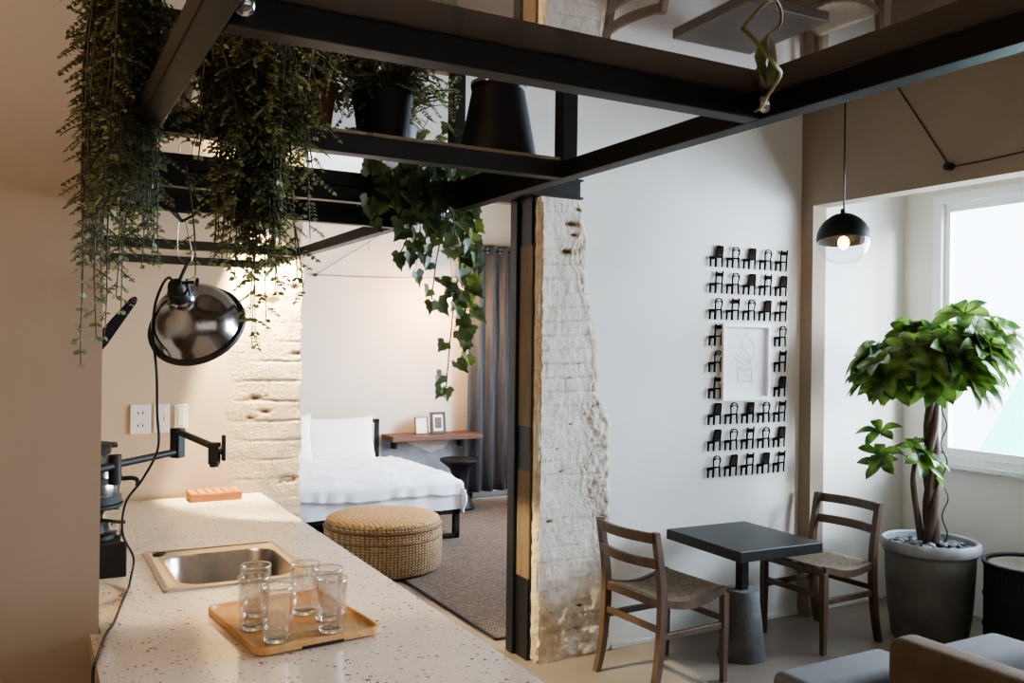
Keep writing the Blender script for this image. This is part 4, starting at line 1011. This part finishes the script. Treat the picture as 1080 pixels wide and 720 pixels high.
# pendant
pc = V((3.9, 3.37, 2.265))
t = thing('globe_pendant', 'round pendant lamp with black upper half and clear glass lower half', 'lamp', pc)
tilt = Matrix.Rotation(radians(4), 3, 'Y') @ Matrix.Rotation(radians(-6), 3, 'X'); R_ = .142
cap = [(R_*cos(a), R_*sin(a)) for a in [pi/2*k/14 for k in range(1, 15)]]
b = MB(); b.lathe([(R_, -.008)]+[(R_, 0)]+[(max(r, 0), z) for r, z in cap[:-1]]+[(0, R_)]+[(0, R_-.004)]+[(max(r-.003, 0), z-.003) for r, z in cap[:-1][::-1]]+[(R_-.003, -.008)], pc, 48, mx=tilt, closed=False); b.build('black_dome', M['blackmetal'], t, smooth=True)
b = MB(); b.lathe([(.0, R_+.03), (.012, R_+.028), (.014, R_+.0), (.052, R_*.95), (.07, R_*.88), (.0, R_*.8)], pc, 28, mx=tilt); b.build('cap', M['blackmetal'], t, smooth=True)
b = MB(); b.lathe([(R_-.004, -.006)]+[((R_-.004)*cos(a), -(R_-.004)*sin(a)) for a in [pi/2*k/16 for k in range(1, 16)]]+[(0, -(R_-.004))], pc, 48, mx=tilt); b.build('glass_bowl', M['globeglass'], t, smooth='all')
MB().sphere(pc+V((0, 0, -.018)), .03, (1, 1, 1.2)).build('bulb', M['bulb'], t, smooth='all')
MB().tube([pc+V((0, 0, R_+.02)), (pc.x, pc.y, CZ)], .0045, 8).build('cord', M['rubber'], t, smooth='all')

t = thing('swagged_cable', 'thin black cord pinned by a round black knob above the window', 'cord', (4.27, 2.99, 2.64))
b = MB(); b.tube([(4.27, 2.993, 2.637), (4.235, 2.993, 2.637)], .022, 20); b.tube([(4.235, 2.993, 2.637), (4.225, 2.993, 2.637)], .014, 16); b.build('knob', M['knobpor'], t, smooth=True)
b = MB(); b.tube([(4.262, 3.36, 3.2), (4.262, 3.0, 2.645)], .0035, 6); b.tube(smoothpath([(4.262, 2.985, 2.634), (4.262, 2.603, 2.645), (4.262, 1.5, 2.72), (4.262, .0, 2.9)], 6), .0035, 6); b.build('cord', M['rubber'], t, smooth='all')

# ------------------------------------------------------------------ potted money tree
tc = V((4.6, 3.33, 0))
t = thing('planter_pot', 'big weathered grey round planter holding the small tree', 'planter', tc)
MB().lathe([(0, 0), (.19, 0), (.203, .02), (.228, .2), (.24, .4), (.243, .5), (.243, .515)], tc, 56).build('pot_body', M['potgrey'], t, smooth=True)
MB().lathe([(.242, .508), (.262, .516), (.27, .535), (.267, .565), (.254, .577), (.238, .568), (.23, .54), (.226, .48), (0, .48)], tc, 56).build('pot_rim', mat('pale_worn_rim', (120, 122, 124), .65, rgb2=(156, 160, 164), scale=9, bump=.2), t, smooth=True)
MB().lathe([(.248, .496), (.251, .502), (.247, .508)], tc, 56).build('pot_band', M['concrete'], t, smooth=True)
b = MB()
for k in range(190):
    a = rnd(0, 2*pi); r = .212*sqrt(random.random()); s = rnd(.013, .027)
    if r < .05: continue
    b.sphere(tc+V((r*cos(a), r*sin(a), .54+rnd(0, .022)-.02*(r/.212)**2)), s, (1.3, .8, .45), 8, 6, Matrix.Rotation(rnd(0, 6), 3, 'Z') @ Matrix.Rotation(rnd(-.6, .6), 3, 'X'))
b.lathe([(0, .54), (.215, .528), (.224, .51), (0, .485)], tc, 32)
o = b.build('pebbles', M['stone'], None, smooth='all'); tag(o, 'grey and black pebbles covering the soil of the big planter', 'pebbles', kind='stuff')
t = thing('money_tree', 'small money tree with braided trunk and glossy hand-shaped leaves', 'tree', tc+V((0, 0, .5)))
b = MB()
for k in range(3):
    P = [tc+V((.02*cos(z*9+k*2.1)-.012*z+.01, .02*sin(z*9+k*2.1), .5+z)) for z in [i*.04 for i in range(25)]]
    b.tube(P, [.03-.009*i/25 for i in range(25)], 10)
b.tube(smoothpath([tc+V((-.02, .03, .5)), tc+V((-.045, .05, .7)), tc+V((-.075, .06, .9)), tc+V((-.075, .05, 1.02))], 6), [.022-.0006*i for i in range(19)], 10)
top = tc+V((0, 0, 1.42))
br = []
for k in range(17):
    a = 2*pi*k/17*2.4+.3; rr = rnd(.08, .29); z = rnd(1.5, 1.82); e = tc+V((rr*cos(a), rr*sin(a), z))
    b.tube(smoothpath([top+V((0, 0, rnd(-.12, .02))), top*.5+e*.5+V((0, 0, .06)), e], 5), [.009, .0085, .008, .008, .007, .006, .006, .005, .005, .004, .004], 6); br.append((e, a))
lf = MB()
def bigleaf(p, d, nrm, ln, wd, droop):
    d = d.normalized(); s = d.cross(nrm).normalized(); u = s.cross(d).normalized(); rows_ = []
    for i in range(7):
        f = i/6; w = wd*sin(pi*min(1, f**1.15*.96+.02))**.8 if 0 < i < 6 else .0012
        c = p+d*ln*f+u*(.18*ln*sin(f*pi*.6))-V((0, 0, droop*ln*f*f))
        rows_.append([lf.bm.verts.new(c+s*w*.5*q+u*(abs(q)*w*.16)) for q in (-2, -1, 0, 1, 2)])
    for a, c in zip(rows_, rows_[1:]):
        for k in range(4): lf.bm.faces.new((a[k], a[k+1], c[k+1], c[k]))
pet = b
def cluster(e, dirv, n, ln, nd=None):
    dirv = dirv.normalized(); c = e+dirv*rnd(.05, .1); pet.tube([e, c], .0028, 5)
    nn = (nd or (dirv*.75+V((0, 0, .55))+V((rnd(-.3, .3), rnd(-.3, .3), 0)))).normalized(); o = nn.orthogonal().normalized()
    for k in range(n):
        a = 2*pi*k/n+rnd(-.15, .15); d = (Matrix.Rotation(a, 3, nn) @ o)
        bigleaf(c, d+nn*.1, nn, ln*rnd(.8, 1.1), ln*.25, rnd(.1, .4))
for e, a in br:
    for j in range(4):
        aa = a+rnd(-1., 1.); cluster(e+V((0, 0, rnd(-.04, .04))), V((cos(aa), sin(aa), rnd(-.3, .9))), random.choice((6, 7)), rnd(.145, .19))
for k in range(16):
    a = rnd(0, 2*pi); r = rnd(.1, .31); cluster(tc+V((r*cos(a), r*sin(a), rnd(1.42, 1.66))), V((cos(a), sin(a), rnd(-.3, .3))), 6, rnd(.14, .18))
e = tc+V((-.075, .05, 1.02))
for dx, dy, dz in ((.5, -.5, .3), (-.2, -.8, .2), (.9, .0, .1), (.1, .3, .9), (.6, -.2, -.3)): cluster(e, V((dx, dy, dz)), 6, .14)
e2 = tc+V((-.28, .12, 1.02))
pet.tube(smoothpath([e, e*.5+e2*.5+V((0, 0, .05)), e2], 5), .003, 5)
for dz in (.14, .05, -.03): cluster(e2+V((rnd(-.02, .02), 0, dz)), V((-.6, -.4, rnd(-.2, .4))), 5, .13)
pet.build('trunk', M['bark'], t, smooth='all'); lf.build('leaves', M['tree'], t, smooth='all', recalc=False)
# spiralling wire beside the trunk
P = []
for i in range(90):
    z = i/89*.85; P.append(tc+V((.06+.015*sin(z*30)+.01*sin(z*7), -.045+.015*cos(z*30), .52+z)))
o = MB().tube(P, .0042, 6).build('support_wire', M['twig'], t, smooth='all')

# black barrel
bc = V((4.788, 2.845, 0))
t = thing('black_drum', 'ribbed black metal drum side table next to the planter', 'drum', bc)
prof = [(0, 0), (.232, 0), (.238, .008)]
for k in range(1, 30): prof.append((.235+(.006 if (k % 10 == 0) else 0), .5*k/30))
prof += [(.24, .5), (.246, .512), (.246, .522), (.236, .527), (.226, .52), (.224, .503), (0, .5)]
MB().lathe(prof, bc, 60).build('drum_body', M['blackmetal'], t, smooth=True)
b = MB()
for k in range(14):
    a = radians(170+k*5.2); b.box((bc.x+.236*cos(a)-.002, bc.y+.236*sin(a)-.002, .42), (bc.x+.239*cos(a)+.002, bc.y+.239*sin(a)+.002, .48))
b.build('vent_slots', M['rubber'], t)
o = MB().lathe([(0, 0), (.2, 0), (.212, .006), (.21, .008), (.195, .003), (0, .003)], bc+V((0, 0, .501)), 48).build('round_tray', M['stainless'], None, smooth=True)
tag(o, 'flat round metal tray lying on top of the black drum', 'tray')

# sofa and ottoman
def soft(name, lo, hi, r, m, parent, seg=5, rot=None):
    b = MB(); b.box(lo, hi, r, seg, rot)
    for v in b.bm.verts: v.co += V((fbm(v.co.x*4, v.co.y*4, v.co.z*4),)*3)*.003
    return b.build(name, m, parent, smooth='all')
t = thing('armchair', 'taupe upholstered armchair seen from behind in the right corner', 'armchair', (3.1, 1.65, 0))
soft('backrest', (2.77, 1.0, .1), (2.92, 2.19, .625), .05, M['fabric'], t)
soft('arm', (2.9, 2.04, .1), (3.54, 2.275, .515), .05, M['fabricgrey'], t)
soft('arm', (2.9, .95, .1), (3.53, 1.15, .47), .05, M['fabricgrey'], t)
soft('seat', (2.9, 1.15, .1), (3.5, 2.04, .4), .04, M['fabricgrey'], t)
for x in (2.82, 3.45):
    for y in (1.05, 2.12): MB().tube([(x, y, 0), (x, y, .12)], .02, 12).build('foot', M['darkwood'], t, smooth=True)
t = thing('ottoman', 'low light grey upholstered ottoman behind the armchair', 'ottoman', (2.85, 2.4, 0))
soft('cushion', (2.54, 2.3, .1), (3.16, 2.53, .425), .045, M['fabricgrey'], t)
for x in (2.6, 3.1):
    for y in (2.33, 2.48): MB().tube([(x, y, 0), (x, y, .12)], .018, 12).build('foot', M['darkwood'], t, smooth=True)

# outside the window
o = MB().prism([(6.5, 4.34, .8), (6.5, 3.98, 1.46), (6.5, 3.2, 1.3), (6.5, 3.2, .8)], (.02, 0, 0)).build('awning', M['teal']); tag(o, 'pale turquoise awning outside beyond the window', 'awning')
WORLD[o.name] = Matrix()
for y, h in ((4.2, 1.0), (3.3, 1.3)): put(MB().box((6.52, y-.03, -.1), (6.58, y+.03, h), .004).build('awning_post', M['winframe']), o)
struct(MB().box((5.4, -3, -.2), (12, 12, -.1)).build('ground', M['outside']))

# ------------------------------------------------------------------ light
wd = bpy.data.worlds.new('World'); scene.world = wd; wd.use_nodes = True
bg = wd.node_tree.nodes['Background']; bg.inputs[0].default_value = (.8, .91, 1.0, 1); bg.inputs[1].default_value = 5.

def area(name, loc, rot, sx, sy, col, e, spread=180):
    l = bpy.data.lights.new(name, 'AREA'); l.shape = 'RECTANGLE'; l.size = sx; l.size_y = sy; l.color = col; l.energy = e; l.spread = radians(spread)
    o = bpy.data.objects.new(name, l); COL.objects.link(o); o.location = loc; o.rotation_euler = rot; return o
def point(name, loc, col, e, r=.03):
    l = bpy.data.lights.new(name, 'POINT'); l.color = col; l.energy = e; l.shadow_soft_size = r
    o = bpy.data.objects.new(name, l); COL.objects.link(o); o.location = loc; return o
# daylight through the windows
area('daylight_window', (10.5, 2.0, 3.0), (0, radians(90), 0), 7., 9., (.72, .86, 1.), 6200)
area('daylight_bedroom', (RX+.3, 6.2, 1.7), (0, radians(90), 0), 1.5, 1.9, (.72, .85, 1.), 120)
area('daylight_door', (4.6, BY+.35, 1.2), (radians(-90), 0, 0), .7, 2.3, (.9, .95, 1.), 9)
l = bpy.data.lights.new('hazy_sun', 'SUN'); l.energy = 8.; l.angle = radians(16); l.color = (.93, .97, 1.)
o = bpy.data.objects.new('hazy_sun', l); COL.objects.link(o); o.rotation_euler = V((-.26, 1, -.2)).to_track_quat('-Z', 'Y').to_euler()
# warm lamps
point('clamp_lamp_light', at(-.07), (1., .74, .44), 14, .012)
l = bpy.data.lights.new('wall_washer', 'SPOT'); l.energy = 430; l.color = (1., .88, .56); l.spot_size = radians(62); l.spot_blend = .08; l.shadow_soft_size = .05
o = bpy.data.objects.new('wall_washer', l); COL.objects.link(o); o.location = (.85, 3.9, 2.26); o.rotation_euler = V((.27, .06, -1)).to_track_quat('-Z', 'Y').to_euler()
point('pendant_light', pc+V((0, 0, -.075)), (1., .68, .38), 2., .02)
point('bedroom_lamp_light', lc+V((-.05, -.02, -.1)), (1., .58, .26), 80, .03)
point('hall_light', (-.9, .9, 2.7), (1., .68, .42), 24, .2)
area('living_fill', (1.8, -2.4, 1.9), (radians(90), 0, 0), 4.5, 1.8, (.95, .97, 1.), 16)  # added fill from behind the camera, no window stands there

# ------------------------------------------------------------------ camera
cam = bpy.data.cameras.new('Camera'); co = bpy.data.objects.new('Camera', cam); COL.objects.link(co)
yaw, pit, rol = 1.06956253, -1.49658872e-03, 1.23557830e-02
Ry = Matrix(((cos(yaw), 0, sin(yaw)), (0, 1, 0), (-sin(yaw), 0, cos(yaw))))
Rx = Matrix(((1, 0, 0), (0, cos(pit), -sin(pit)), (0, sin(pit), cos(pit))))
Rz = Matrix(((cos(rol), -sin(rol), 0), (sin(rol), cos(rol), 0), (0, 0, 1)))
C = Matrix(((0, 0, 1), (-1, 0, 0), (0, -1, 0))) @ (Rz @ Rx @ Ry).transposed()
R = C @ Matrix(((1, 0, 0), (0, -1, 0), (0, 0, -1)))
co.matrix_world = Matrix.Translation((0, 0, 1.68)) @ R.to_4x4()
cam.sensor_width = 36; cam.sensor_fit = 'HORIZONTAL'; cam.lens = 934.37/1080*36; cam.clip_start = .02
scene.camera = co
scene.cycles.use_denoising = True
scene.cycles.max_bounces = 10; scene.cycles.transmission_bounces = 8; scene.cycles.transparent_max_bounces = 16
scene.cycles.caustics_reflective = False; scene.cycles.caustics_refractive = False
scene.cycles.sample_clamp_indirect = 6
scene.view_settings.view_transform = 'AgX'; scene.view_settings.look = 'AgX - Medium High Contrast'
scene.view_settings.exposure = .35
